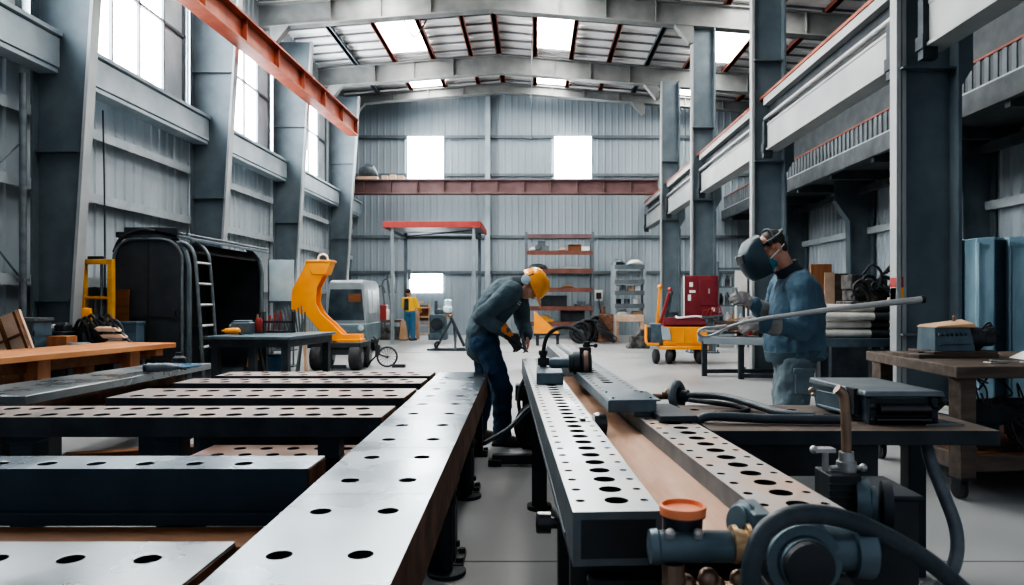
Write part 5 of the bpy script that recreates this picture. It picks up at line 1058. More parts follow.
# trestle with scrap behind it to the right
YT = 11.5
t = thing('steel_trestle', 'low grey steel trestle carrying scrap rods, between the yellow cart and the masked welder', 'trestle', (X(745,YT), YT, 0))
mb = MB(); mb.bar((-.72,-.15,.62),(.85,-.55,.60),.06,.12); mb.bar((-.72,.25,.62),(.85,.35,.60),.06,.12); mb.build('rail', 'van_grey', t, bevel=.006)
for x, y in ((-.62,.2),(-.14,-.25),(.7,-.5),(.7,.3)): mb = MB(); mb.box(x-.04,x+.04,y-.04,y+.04,0,.58); mb.build('leg', 'dark_steel', t)
mb = MB(); mb.bar((-.62,.2,.08),(.7,.3,.08),.08,.06); mb.bar((-.14,-.28,.06),(.75,-.5,.06),.08,.06); mb.build('foot_rail', 'dark_steel', t)
rnd = random.Random(11)
for i in range(14):
    mb = MB(); a = rnd.uniform(-.5,.5); L = rnd.uniform(.3,.7); mb.bar((-L/2,0,0),(L/2,0,.02),.045,.035); mb.box(-L/2,-L/2+.05,-.04,.04,-.02,.03)
    tag(mb.build('scrap_bar', ['rust_side','machine_grey','bare_metal','cardboard'][i%4], loc=(X(724,YT)+rnd.uniform(-.2,.55), YT+rnd.uniform(-.1,.2), .70+.022*i), rot=(0,rnd.uniform(-.12,.12),a)), ['rusty','dark grey','bright','tan'][i%4]+' short scrap bar in the pile on the grey trestle', 'scrap bar', 'scrap bars on the grey trestle')
mb = MB(); mb.lathe((X(744,YT),YT-.2,.70),(0,0,1),[(0,.07),(.1,.075),(.16,.05),(.2,.05)],14); tag(mb.build('red_canister', 'red_paint'), 'small red canister on the grey trestle behind the gloved hands of the masked welder', 'canister')
mb = MB(); mb.torus((X(760,YT),YT+.1,.86),(1,-.4,.2),.2,.03,22,8); mb.torus((X(765,YT),YT+.15,.88),(1,-.2,.3),.17,.03,22,8); tag(mb.build('cable_coil', 'clutter'), 'grey cable coil on the right end of the grey trestle', 'cable coil')
# bright doorway-like panel and shelves behind welder
t = thing('tool_shelf', 'tool shelf with small bright items between the red control cabinet and the masked welder', 'shelf', (X(731,19.0), 19.0, 0))
mb = MB()
for z in (.6,1.1,1.6,2.1): mb.box(-.42,.42,-.2,.2,z,z+.04)
for x in (-.40,.40): mb.box(x-.03,x+.03,-.2,.2,0,2.3)
mb.build('shelf_frame', 'girt_dark', t)
for i in range(12):
    z = (.64,1.14,1.64)[i//4]; x = -.28+.18*(i%4); m = ['machine_grey','white_paint','cardboard','panel_pale','clutter'][i%5]
    mb = MB(); mb.lathe((0,0,0),(0,0,1),[(0,.06),(.18+.03*(i%3),.065),(.24+.03*(i%3),.03),(.28+.03*(i%3),.03)],10); tag(mb.build('bottle', m, loc=(X(731,19.0)+x,19.0,z)), 'small bottle on shelf behind the red control cabinet, %s from left, %s' % (ORD[i%4].replace('nearest','first'), ['lower row','middle row','upper row'][i//4]), 'bottle', 'bottles on the tool shelf')
mb = MB(); mb.box(-.16,.16,-.02,.02,1.15,2.05); mb.box(-.16,-.12,-.02,.02,0,1.15); mb.box(.12,.16,-.02,.02,0,1.15); tag(mb.build('white_board', 'white_paint', loc=(X(742,18.5),18.6,0)), 'bright white board on the tool shelf edge beside the hands of the masked welder', 'board'); 
# pipe stack on dark bench
YP = 8.3
t = thing('pipe_bench', 'dark steel bench carrying the stack of pale pipes, right of the masked welder', 'bench', (X(862,YP), YP, 0))
mb = MB(); mb.box(-.75,.50,-.45,.35,.74,.84); mb.build('bench_top', 'machine_blue', t, bevel=.008)
for x, y in ((-.62,-.38),(-.62,.28),(-.05,-.4),(.42,-.38),(.42,.28)): mb = MB(); mb.box(x-.045,x+.045,y-.045,y+.045,0,.74); mb.build('leg', 'dark_steel', t)
mb = MB(); mb.bar((-.62,-.38,.3),(.42,-.38,.3),.05,.07); mb.build('stretcher', 'dark_steel', t)
mb = MB()
for k_ in range(8): mb.tube(curve([(-.0+.05*k_,-.42,.72),(-.05+.06*k_,-.46,.55),(.02+.04*k_,-.44,.35),(.05*k_-.1,-.42,.12)],4),.02,6)
tag(mb.build('cable_bundle', 'black', loc=(X(862,YP),YP,0)), 'black cables hanging under the pipe bench', 'cables', kind='stuff')
rows_ = [(5,0),(5,1),(5,2),(4,3)]
for n_, r in rows_:
    for i in range(n_):
        y = -.32+.12*i+.05*(r%2); z = .84+.048+.096*r; x0 = -.62+.02*((i*3+r)%4)
        t = thing('pipe', 'pale pipe with dark end on pipe bench, %s row, %s from the front' % (['bottom','second','third','fourth','top'][r], ['first','second','third','fourth','fifth'][i]), 'pipe', (X(862,YP)+x0, YP+y, z), 0, 'pipes stacked on the pipe bench')
        mb = MB(); mb.cyl((0,0,0),(.56,0,0),.046,seg=14); mb.build('tube', 'pale_tube', t)
        mb = MB(); mb.lathe((.56,0,0),(1,0,0),[(0,.048),(.06,.05),(.30+.05*((i+r)%3),.045),(.32+.05*((i+r)%3),.03)],14); mb.build('sleeve', 'black', t)
mb = MB(); mb.loft([((0,0,0),(.1,0,0),(0,.12,0)),((.05,0,.2),(.16,0,.02),(0,.14,0)),((.0,0,.38),(.10,0,.05),(0,.1,0)),((-.05,0,.46),(.03,0,0),(0,.03,0))],12); tag(mb.build('rag_heap', 'cardboard', loc=(X(888,YP)-.05,YP-.25,.84)), 'tan rag heap at the right end of the pipe bench', 'rags')
mb = MB(); mb.loft([((0,0,0),(.12,0,0),(0,.12,0)),((.02,0,.12),(.12,0,.02),(0,.12,0)),((.0,0,.22),(.06,0,.03),(0,.06,0))],12); tag(mb.build('white_bag', 'white_paint', loc=(X(880,YP)+.06,YP-.36,.84)), 'white bag at the right end of the pipe bench in front of the tan rags', 'bag')
# clutter against the right wall
YR = 13.5
t = thing('leaning_boards', 'brown timber boards leaning at the right wall just right of the masked welder', 'boards', (X(826,YR), YR, 0))
mb = MB(); mb.box(-.30,.10,-.03,.03,.0,1.96); mb.build('board', 'timber_leg', t, bevel=.004); mb = MB(); mb.box(-.05,.14,-.07,-.03,.0,1.80); mb.build('board', 'timber_pale', t); mb = MB(); mb.box(.12,.40,-.06,-.02,.0,1.78); mb.build('board', 'timber_grey', t)
mb = MB(); mb.bar((0,0,0),(.22,0,1.45),.16,.02); tag(mb.build('leaning_sheet', 'bare_metal', loc=(X(833,YR)-.05,YR-.25,0)), 'pale metal sheet leaning beside the brown boards at the right wall', 'sheet')
t = thing('dark_machine', 'tall dark machine with tangled hoses at the right wall between two columns', 'machine', (X(869,12.0), 12.0, 0))
mb = MB(); mb.box(-.45,.45,-.3,.3,0,1.25); mb.box(-.36,.30,-.25,.25,1.25,1.45); mb.box(-.4,-.2,-.2,.2,1.45,1.7); mb.box(-.1,.25,-.15,.15,1.45,1.62); mb.build('body', 'clutter', t, bevel=.02)
mb = MB(); rnd = random.Random(5)
for k_ in range(12):
    p = Vector((rnd.uniform(-.45,.3),-.3,rnd.uniform(1.2,1.75))); mb.tube(curve([p, p+Vector((.1,-.1,.15)), p+Vector((.25,-.12,.0)), p+Vector((.2,-.05,-.3))],5),.022,6)
for k_ in range(5): mb.torus((-.3+.16*k_,-.32,1.45+.1*(k_%2)),(.2,-1,.3*k_),.13,.03,18,6)
mb.build('hoses', 'black', t)
mb = MB(); mb.lathe((-.12,-.32,1.35),(0,-1,0),[(0,.1),(.03,.1),(.05,.04)],14); mb.build('gauge', 'copper_pipe', t)
mb = MB(); mb.box(-.5,.5,-.3,.3,0,.95); mb.box(-.55,.55,-.33,.33,.95,1.0); tag(mb.build('dark_chest', 'dark_steel', loc=(X(856,10.6),10.6,0), bevel=.01), 'dark chest behind the pipe bench', 'chest')
mb = MB(); mb.lathe((X(877,10.3),10.3,1.0),(0,0,1),[(0,.24),(.03,.28),(.10,.28),(.12,.22)],22); tag(mb.build('round_lid', 'dark_steel'), 'round dark lid on the dark chest behind the pipe bench', 'lid')
# blue tanks
for i, (px0, px1, py, Y, l) in enumerate([(945,975,247,7.6,'shortest blue-green steel tank, beside the massive right column'),(976,1008,238,7.0,'middle blue-green steel tank behind the castor workbench'),(1009,1046,237,7.0,'blue-green steel tank at the right edge of the view')]):
    x0, x1 = X(px0,Y), X(px1,Y); zt = Z(py,Y); xm = x0 + (x1-x0)*.45
    t = thing('steel_tank', l, 'tank', ((x0+x1)/2, Y, 0)); c = (x0+x1)/2; hw = (x1-x0)/2
    mb = MB(); mb.hexa([(-hw,.0,0),(-hw*.1,-.06,0),(hw,.04,0),(hw,.6,0),(-hw,.6,0)],[(-hw,.0,zt),(-hw*.1,-.06,zt+.01),(hw,.04,zt),(hw,.6,zt),(-hw,.6,zt)]); mb.build('tank_body', 'teal_tank', t, smooth=20, bevel=.01)
    mb = MB()
    for xx in (-hw*.85, -hw*.5): mb.box(xx-.012,xx+.012,-.03,.0,.3,zt-.05)
    mb.box(-hw*.98,-hw*.15,-.045,-.0,zt-.10,zt-.07); mb.build('ribs', 'teal_tank', t)
    mb = MB(); mb.hexa([(-hw*.05,-.068,0.02),(hw*.98,.032,.02),(hw*.98,.05,.02),(-hw*.05,-.05,.02)],[(-hw*.05,-.068,zt-.02),(hw*.98,.032,zt-.02),(hw*.98,.05,zt-.02),(-hw*.05,-.05,zt-.02)]); mb.build('painted_shade_panel', 'navy_steel', t)['label'] = 'side face coloured dark as shade'  # shade on the turned face, put in as a navy overlay
# ================================================================== people
def organic(name, mb, m, parent, voxel=.012, smooth=4, disp=0.0, dsize=.12, seed=0):
    bm = mb.bm; bmesh.ops.recalc_face_normals(bm, faces=bm.faces)
    me = bpy.data.meshes.new(name); bm.to_mesh(me); bm.free()
    o = bpy.data.objects.new(name, me); COL.objects.link(o)
    r = o.modifiers.new('r', 'REMESH'); r.mode = 'VOXEL'; r.voxel_size = voxel; r.use_smooth_shade = True
    if smooth: s = o.modifiers.new('s', 'SMOOTH'); s.factor = .5; s.iterations = smooth
    if disp:
        tx = bpy.data.textures.new(name, 'CLOUDS'); tx.noise_scale = dsize; tx.noise_depth = 2
        d = o.modifiers.new('d', 'DISPLACE'); d.texture = tx; d.strength = disp; d.mid_level = .5; d.texture_coords = 'LOCAL'
    dg = bpy.context.evaluated_depsgraph_get(); dg.update()
    m2 = bpy.data.meshes.new_from_object(o.evaluated_get(dg)); m2.name = name
    o.modifiers.clear(); o.data = m2; bpy.data.meshes.remove(me)
    m2.materials.clear(); m2.materials.append(MATS[m])
    for p in m2.polygons: p.use_smooth = True; p.material_index = 0
    o.parent = parent
    return o
def chain(mb, pts, radii):
    for (a, ra), (b, rb) in zip(zip(pts, radii), zip(pts[1:], radii[1:])): mb.capsule(a, b, ra, rb)
def hand(mb, wrist, d, nrm, thumb_side, s=1.0, curl=.5, r=.0105):
    """wrist point, d = direction of the fingers, nrm = back of the hand, thumb_side = direction of the thumb"""
    w = Vector(wrist); d = Vector(d).normalized(); nrm = Vector(nrm); nrm = (nrm - d*nrm.dot(d)).normalized(); t = d.cross(nrm).normalized()
    if t.dot(Vector(thumb_side)) < 0: t = -t
    M = Matrix((t, d, nrm)).transposed()
    mb.ball(w + d*.048*s, (.041*s, .055*s, .017*s), M, 16, 10); mb.capsule(w - d*.02*s, w + d*.03*s, .027*s, .03*s)
    for k, (off, L) in enumerate(((.030,.082),(.010,.092),(-.011,.086),(-.031,.068))):
        p = w + d*(.088-.004*abs(k-1))*s + t*off*s; a = 0.0; pts = [w + d*.05*s + t*off*.8*s, p]
        for f, bend in ((.45,.9),(.32,1.1),(.23,.8)):
            a += curl*bend; p = p + (d*math.cos(a) - nrm*math.sin(a))*L*f*s + t*(off*.06)*s; pts.append(p)
        chain(mb, pts, [r*s*1.05, r*s, r*s*.95, r*s*.88, r*s*.78])
    a = w + d*.022*s + t*.030*s
    b = a + (t*.75 + d*.6 - nrm*.2).normalized()*.036*s; c = b + (d*.85 + t*.15 - nrm*curl*.9).normalized()*.032*s; e = c + (d*.75 - t*.25 - nrm*curl*1.1).normalized()*.026*s
    chain(mb, [a, b, c, e], [r*1.35*s, r*1.2*s, r*1.1*s, r*.9*s])
def head(mb, c, f, u, s=1.0):
    c = Vector(c); f = Vector(f).normalized(); u = Vector(u); u = (u - f*u.dot(f)).normalized(); sd = f.cross(u)
    M = Matrix((sd, f, u)).transposed()
    def q(a, b, h): return c + sd*a*s + f*b*s + u*h*s
    mb.ball(q(0,-.012,.035), (.076*s,.094*s,.088*s), M, 20, 14)
    mb.ball(q(0,.018,-.02), (.064*s,.074*s,.082*s), M, 20, 14)
    mb.ball(q(0,.052,-.078), (.036*s,.034*s,.034*s), M); mb.capsule(q(.05,.0,-.055), q(.012,.062,-.088), .018*s, .018*s); mb.capsule(q(-.05,.0,-.055), q(-.012,.062,-.088), .018*s, .018*s)
    mb.capsule(q(0,.086,.015), q(0,.108,-.026), .008*s, .015*s); mb.ball(q(.014,.098,-.03), .010*s); mb.ball(q(-.014,.098,-.03), .010*s)
    for k in (-1, 1):
        mb.capsule(q(.018*k,.088,.026), q(.052*k,.072,.024), .010*s, .009*s)
        mb.ball(q(.046*k,.062,-.018), .024*s)
        mb.ball(q(.078*k,-.012,-.01), (.010*s,.022*s,.032*s), M, 12, 8); mb.ball(q(.084*k,-.020,-.005), (.010*s,.012*s,.026*s), M, 12, 8)
    mb.capsule(q(-.022,.086,-.056), q(.022,.086,-.056), .008*s, .008*s); mb.capsule(q(-.018,.086,-.066), q(.018,.086,-.066), .009*s, .009*s)
    return q, M
def eyes(q, parent, s=1.0):
    mb = MB()
    for k in (-1, 1): mb.ball(q(.031*k,.074,.008), .013*s, seg=12, rng=8)
    e = mb.build('eyes', 'white_paint', parent); mb = MB()
    for k in (-1, 1): mb.ball(q(.031*k,.083,.008), .0065*s, seg=10, rng=6)
    mb.build('irises', 'hair', e)
def torso(mb, secs):
    """secs: centre, lateral vector, depth vector"""
    mb.loft(secs, 20)
def boot(mb, ankle, toe_dir, s=1.0):
    a = Vector(ankle); d = Vector(toe_dir).normalized(); up = Vector((0,0,1)); sd = d.cross(up)
    g = Vector((a.x, a.y, 0))
    mb.loft([(g-d*.085*s+up*.045, sd*.028, up*.042), (g-d*.06*s+up*.055, sd*.040, up*.054), (g+up*.06, sd*.043, up*.058), (g+d*.07*s+up*.048, sd*.047, up*.046), (g+d*.14*s+up*.040, sd*.050, up*.039), (g+d*.185*s+up*.032, sd*.040, up*.031), (g+d*.205*s+up*.026, sd*.022, up*.022)], 16)
    mb.capsule(g+up*.06-d*.01, g+up*.17-d*.015, .052, .056)
def sole(mb, ankle, toe_dir):
    a = Vector(ankle); d = Vector(toe_dir).normalized(); sd = d.cross(Vector((0,0,1))); g = Vector((a.x, a.y, 0))
    o = [(-.09,.03),(-.06,.043),(.0,.045),(.08,.05),(.14,.052),(.19,.04),(.212,.02)]
    pts = [g+d*x+sd*y for x, y in o] + [g+d*x-sd*y for x, y in o[::-1]]
    mb.hexa(pts, [p+Vector((0,0,.022)) for p in pts])
Vv = Vector
def boots(H, d, par, vx):
    for k in H:
        mb = MB(); boot(mb, H[k][2], d); b = organic('boot', mb, 'boot', par, vx, 3)
        mb = MB(); sole(mb, H[k][2], d); mb.build('sole', 'rubber', b)
# ---------------- worker in the yellow hard hat, bending over the far end of the rails
B = Vv((-.40, 6.2, 0)); 
P1 = thing('person', 'person in dark blue-grey jacket, jeans and yellow hard hat bending over the rails', 'person', B)
def L1(x, y, z): return Vv((x, y, z)) - B
c1 = L1(-.045, 6.17, 1.395); f1 = Vv((.48,-.10,-.88)).normalized(); u1 = Vv((.88,-.05,.48)); u1 = (u1-f1*u1.dot(f1)).normalized()
sh = {'n': (L1(-.20,6.03,1.345), L1(-.46,5.95,1.125), L1(-.262,5.97,1.005)), 'f': (L1(-.15,6.40,1.34), L1(-.115,6.43,1.09), L1(-.075,6.33,.945))}
hips = {'n': (L1(-.44,6.13,.92), L1(-.285,6.10,.49), L1(-.285,6.10,.09)), 'f': (L1(-.47,6.32,.92), L1(-.44,6.36,.50), L1(-.52,6.38,.09))}
spine = [(L1(-.465,6.22,.86),.17,.14),(L1(-.465,6.22,.97),.18,.15),(L1(-.42,6.22,1.11),.175,.155),(L1(-.325,6.22,1.25),.20,.165),(L1(-.23,6.21,1.35),.205,.15),(L1(-.165,6.20,1.405),.13,.09)]
def torso_secs(spine, lat, k=1.0):
    out = []
    for i, (p, a, b) in enumerate(spine):
        q0, q1 = spine[max(i-1,0)][0], spine[min(i+1,len(spine)-1)][0]; d = (q1-q0).normalized(); l = (Vv(lat)-d*Vv(lat).dot(d)).normalized(); out.append((p, l*a*k, d.cross(l)*b*k))
    return out
mb = MB(); torso(mb, torso_secs(spine, (0,1,0), .86)); 
mb.capsule(L1(-.18,6.2,1.39), c1-f1*.02-u1*.06, .058, .055); q1, M1 = head(mb, c1, f1, u1)
for s_ in 'nf':
    chain(mb, sh[s_], [.055,.045,.03]); chain(mb, hips[s_], [.085,.06,.042]); mb.capsule(hips[s_][2], hips[s_][2]+Vv((.12,0,-.05)), .04, .03)
hand(mb, sh['f'][2], (.15,-.25,-.85), (.9,.1,.1), (0,-1,0), 1.0, .45)
mb.capsule(sh['n'][2], sh['n'][2]+Vv((.05,.01,-.04)), .03, .032)
organic('body', mb, 'skin', P1, .0085, 3)
eyes(q1, P1)
mb = MB(); secs = torso_secs(spine, (0,1,0), 1.0); torso(mb, secs)
for s_ in 'nf': chain(mb, sh[s_], [.092,.074,.054]); mb.capsule(spine[4][0], sh[s_][0], .10, .085)
mb.capsule(L1(-.465,6.22,.87), L1(-.465,6.22,.88), .165, .165)
organic('jacket', mb, 'jacket', P1, .011, 3, .034, .10)
mb = MB(); mb.lathe(L1(-.185,6.2,1.395), (.8,-.03,.15), [(0,.09),(.02,.083),(.06,.076),(.085,.08),(.082,.07),(.03,.066)], 24); mb.build('collar', 'collar', P1)
mb = MB()
for s_ in 'nf': chain(mb, hips[s_], [.108,.092,.078])
mb.capsule(L1(-.46,6.15,.90), L1(-.46,6.30,.90), .128, .128)
organic('jeans', mb, 'jeans', P1, .011, 3, .032, .07)
mb = MB(); 
boots(hips, (1,-.06,0), P1, .0085)
gd = Vv((.58,.08,-.62))
mb = MB(); hand(mb, sh['n'][2]+gd.normalized()*.055, gd, (.35,-.85,.3), (.7,0,.6), 1.12, .55, .0125); organic('glove', mb, 'glove_dark', P1, .0065, 2)['label'] = 'dark glove'
g0 = sh['n'][2]-gd.normalized()*.045
mb = MB(); mb.lathe(g0, gd, [(0,.052),(.004,.058),(.04,.052),(.09,.044),(.115,.040)], 20); mb.build('glove_cuff', 'glove_orange', P1)['label'] = 'orange glove cuff'
w0 = sh['f'][2]; mb = MB(); mb.lathe(w0+Vv((-.01,.05,.06)), (w0-sh['f'][1]), [(0,.05),(.03,.052),(.06,.05)], 18); mb.build('jacket_cuff', 'collar', P1)
# hard hat
def hat_pt(a, b, h): return c1 + f1*b + (f1.cross(u1))*a + u1*h
mb = MB(); sd1 = f1.cross(u1); R = []
for h, rx, ry in ((.016,.116,.146),(.05,.117,.146),(.095,.110,.135),(.137,.090,.112),(.162,.058,.074),(.172,.02,.028)):
    R.append(mb.ring_pts(hat_pt(0,.0,h), sd1*rx, f1*ry, 28))
mb.skin(R, True); hat = mb.build('hard_hat', 'helmet_yellow', P1, smooth=60)
mb = MB(); brim = [(.120*math.sin(a), .147*math.cos(a) + (.075*max(0,math.cos(a))**1.0)) for a in [2*PI*i/40 for i in range(40)]]
dn = lambda b: .0 - max(0, b-.1)*.28
mb.hexa([hat_pt(a,b,.018+dn(b)) for a, b in brim], [hat_pt(a*.99,b*.99,.028+dn(b)) for a, b in brim]); mb.build('brim', 'helmet_yellow', hat, smooth=60, bevel=.003)
mb = MB()
for k in (-.03, 0, .03): mb.tube(curve([hat_pt(k,-.10,.105), hat_pt(k,-.04,.148), hat_pt(k*.8,.03,.152), hat_pt(k,.10,.11)],5), .007, 8)
mb.build('ridges', 'helmet_yellow', hat)
mb = MB(); mb.lathe(hat_pt(.085,-.05,.0) if (sd1.y < 0) else hat_pt(-.085,-.05,.0), sd1 if sd1.y < 0 else -sd1, [(0,.03),(.006,.04),(.028,.042),(.036,.03)], 20); em = mb.build('ear_defender', 'panel_pale', hat)
mb = MB(); sg = 1 if sd1.y < 0 else -1; mb.hexa([hat_pt(sg*.100,-.075,.03),hat_pt(sg*.100,-.015,.03),hat_pt(sg*.098,-.02,.085),hat_pt(sg*.098,-.07,.085)],[hat_pt(sg*.108,-.075,.03),hat_pt(sg*.109,-.015,.03),hat_pt(sg*.101,-.02,.085),hat_pt(sg*.101,-.07,.085)]); mb.build('side_sticker', 'mask_shell', hat)
mb = MB(); mb.ball(c1+u1*.02-f1*.03, (.083,.086,.078), M1, 20, 12); organic('hair', mb, 'hair', P1, .008, 2)
mb = MB(); 
for i in range(2): mb.box(.0,.03,-.005,.0,.0+.022*i,.012+.022*i)
mb.build('chest_badge', 'girt', P1, loc=L1(-.155,6.055,1.235), rot=(0,.5,.5))
# tool in the gloved hand
hp = sh['n'][2] + gd.normalized()*.15 + B
t = thing('torch_tool', 'grey hand torch held in the dark glove of the worker in the yellow hard hat', 'hand tool', hp)
tip = Vv((X(528,6.05), 6.08, Z(352,6.08))) - hp
mb = MB(); d_ = tip.normalized(); mb.lathe(-d_*.16, d_, [(0,.006),(.02,.016),(.12,.018),(.16,.014),(.22,.010),(.16+tip.length,.005)], 14); mb.build('torch_body', 'dark_steel', t)
mb = MB(); mb.lathe(Vv((.05,-.02,.09)), (.15,.1,-.9), [(0,.004),(.06,.016),(.14,.014),(.16,.006)], 10); mb.build('trigger_guard', 'machine_grey', t)

# ---------------- masked welder holding the long rod
B2 = Vv((1.83, 4.96, 0))
P2 = thing('person', 'person in blue work jacket and grey trousers wearing a raised-edge dark welding mask, holding a long rod', 'person', B2)
P2['label'] = 'person in blue work jacket, grey trousers and dark welding mask, holding a long rod'
def L2(x, y, z): return Vv((x, y, z)) - B2
c2 = L2(1.675, 4.95, 1.63); f2 = Vv((-.86,-.14,-.42)).normalized(); u2 = Vv((-.42,0,.9)); u2 = (u2-f2*u2.dot(f2)).normalized()
sh2 = {'n': (L2(1.815,4.77,1.385), L2(1.80,4.67,1.075), L2(1.505,4.59,1.105)), 'f': (L2(1.83,5.15,1.385), L2(1.74,5.22,1.11), L2(1.585,5.05,1.235))}
hips2 = {'n': (L2(1.82,4.87,.92), L2(1.775,4.86,.50), L2(1.79,4.86,.09)), 'f': (L2(1.85,5.05,.92), L2(1.835,5.07,.50), L2(1.87,5.08,.09))}
sp2 = [(L2(1.845,4.96,.865),.215,.205),(L2(1.84,4.96,.95),.222,.215),(L2(1.845,4.96,1.10),.205,.20),(L2(1.855,4.96,1.25),.22,.185),(L2(1.85,4.96,1.37),.215,.155),(L2(1.81,4.96,1.45),.14,.10)]
mb = MB(); torso(mb, torso_secs(sp2, (0,1,0), .84)); mb.capsule(L2(1.80,4.96,1.45), c2-f2*.03-u2*.05, .062, .060); q2, M2 = head(mb, c2, f2, u2)
for s_ in 'nf':
    chain(mb, sh2[s_], [.055,.045,.03]); chain(mb, hips2[s_], [.09,.065,.045]); mb.capsule(hips2[s_][2], hips2[s_][2]+Vv((-.12,0,-.05)), .04, .03)
    mb.capsule(sh2[s_][2], sh2[s_][2]+Vv((-.05,0,0)), .03, .03)
organic('body', mb, 'skin', P2, .0085, 3)
eyes(q2, P2)
mb = MB(); torso(mb, torso_secs(sp2, (0,1,0), 1.0))
for s_ in 'nf': chain(mb, sh2[s_], [.092,.078,.054]); mb.capsule(sp2[4][0], sh2[s_][0], .11, .09)
organic('jacket', mb, 'jacket_light', P2, .011, 3, .045, .12)
mb = MB(); R = torso_secs(sp2[:2], (0,1,0), .97); mb.loft([(R[0][0]+Vv((0,0,-.02)), R[0][1]*1.0, R[0][2]*1.0), (R[0][0]+Vv((0,0,.05)), R[0][1]*1.05, R[0][2]*1.07), (R[0][0]+Vv((0,0,.06)), R[0][1], R[0][2])], 32); mb.build('jacket_hem', 'jacket', P2)
mb = MB(); mb.lathe(L2(1.825,4.96,1.425), (-.45,-.02,.75), [(0,.105),(.03,.098),(.07,.086),(.105,.088),(.10,.076),(.03,.07)], 24); mb.build('collar', 'collar', P2)
mb = MB()
for s_ in 'nf': chain(mb, hips2[s_], [.118,.112,.108])
mb.capsule(L2(1.835,4.89,.86), L2(1.84,5.04,.86), .135, .135)
organic('trousers', mb, 'work_trousers', P2, .011, 3, .045, .09)
mb = MB(); mb.box(-.07,.07,-.012,.012,-.09,.09); mb.box(-.075,.075,-.016,.014,.05,.09); mb.build('thigh_pocket', 'work_trousers', P2, loc=L2(1.83,4.755,.72), rot=(-.05,0,.1), bevel=.01)
boots(hips2, (-1,-.1,0), P2, .0085)
for s_, d_, n_, th, cu in (('n', (-1,-.06,.03), (.05,-.75,.65), (-.1,.2,1), .95), ('f', (-.75,-.3,.35), (.2,-.8,.5), (0,.1,1), .65)):
    mb = MB(); w = sh2[s_][2]; dd = Vv(d_).normalized(); hand(mb, w+dd*.02, d_, n_, th, 1.14, cu, .0128)
    mb.lathe(w-dd*.10, dd, [(0,.060),(.01,.066),(.06,.058),(.11,.045),(.13,.04)], 18)
    organic('glove', mb, 'glove_grey', P2, .0065, 2)
mb = MB(); mb.ball(c2-f2*.028+u2*.052, (.083,.088,.080), M2, 22, 14); mb.ball(c2-f2*.06-u2*.01, (.070,.046,.062), M2, 22, 14); organic('hair', mb, 'hair', P2, .008, 2, .006, .03)
# teal respirator
def m_pt(a, b, h): return c2 + f2*b + (f2.cross(u2))*a + u2*h
s2 = f2.cross(u2)
mb = MB(); mb.ball(m_pt(0,.075,-.058), (.058,.05,.055), M2, 20, 12); mb.ball(m_pt(0,.055,-.085), (.052,.05,.045), M2, 20, 12); organic('respirator', mb, 'mask_teal', P2, .007, 4)
mb = MB(); sg = 1 if s2.y < 0 else -1; mb.tube(curve([m_pt(sg*.055,.07,-.05), m_pt(sg*.082,.0,-.02), m_pt(sg*.075,-.06,.0)],4), .005, 6); mb.build('respirator_strap', 'white_paint', P2)
# welding mask shell, pivoted on a headband
secs = [(.135,.045,.085),(.125,.09,.105),(.085,.145,.118),(.03,.178,.124),(-.04,.188,.122),(-.10,.178,.112),(-.145,.150,.090)]
mb = MB(); outer = []; innr = []
n_ = 18
for h, b, a in secs:
    ro, ri = [], []
    for i in range(n_+1):
        th = -PI*.46 + PI*.92*i/n_; k = abs(math.sin(th))
        ca, sa = math.cos(th), math.sin(th)
        ca = math.copysign(abs(ca)**.75, ca); sa = math.copysign(abs(sa)**.8, sa)
        ro.append(mb.V(m_pt(a*sa, .075+b*ca, h))); ri.append(mb.V(m_pt(a*.95*sa, .075+(b-.008)*ca, h)))
    outer.append(ro); innr.append(ri)
for g in (outer, innr):
    for r0, r1 in zip(g, g[1:]):
        for i in range(n_): mb.face([r0[i], r0[i+1], r1[i+1], r1[i]])
for e_ in (0, -1):
    for i in range(n_): mb.face([outer[e_][i], outer[e_][i+1], innr[e_][i+1], innr[e_][i]])
for i in (0, n_):
    for k in range(len(secs)-1): mb.face([outer[k][i], outer[k+1][i], innr[k+1][i], innr[k][i]])
for i in range(n_): mb.face([outer[0][i], outer[0][i+1], m_c] if False else [outer[0][i], outer[0][i+1], innr[0][i+1], innr[0][i]])
ctop = mb.V(m_pt(0,.06,.142))
for i in range(n_): mb.face([outer[0][i], outer[0][i+1], ctop])
wm = mb.build('welding_mask', 'mask_shell', P2, smooth=50); 
mb = MB(); mb.hexa([m_pt(-.055,.23,.0),m_pt(.055,.23,.0),m_pt(.055,.23,.06),m_pt(-.055,.23,.06)],[m_pt(-.055,.261,.0),m_pt(.055,.261,.0),m_pt(.055,.251,.06),m_pt(-.055,.251,.06)]); mb.build('viewing_window', 'black_gloss', wm, bevel=.004)
mb = MB()
for a_, b_ in ((0,0),): 
    ring = [m_pt(.092*math.sin(x), -.012+.108*math.cos(x), .072-.02*math.cos(x)) for x in [2*PI*i/28 for i in range(29)]]
    mb.tube(ring, .010, 8)
    ring = [m_pt(.088*math.sin(x), -.012-.0+.10*math.cos(x), .072+.075*abs(math.cos(x))) for x in [PI/2+PI*i/14 for i in range(15)]]
mb.tube(curve([m_pt(-.09,-.01,.07), m_pt(-.06,-.02,.125), m_pt(0,-.02,.142), m_pt(.06,-.02,.125), m_pt(.09,-.01,.07)],5), .009, 8)
mb.build('headband', 'strap', wm)
mb = MB()
for k in (-1, 1): mb.lathe(m_pt(k*.092,.05,.055), s2*k, [(0,.022),(.018,.024),(.028,.02),(.034,.012)], 16)
mb.build('pivot_knob', 'black', wm)
mb = MB(); mb.lathe(m_pt(sg*.086,.035,.02), s2*sg, [(0,.012),(.014,.012),(.018,.006)], 12); mb.build('adjuster', 'orange_cap', wm)
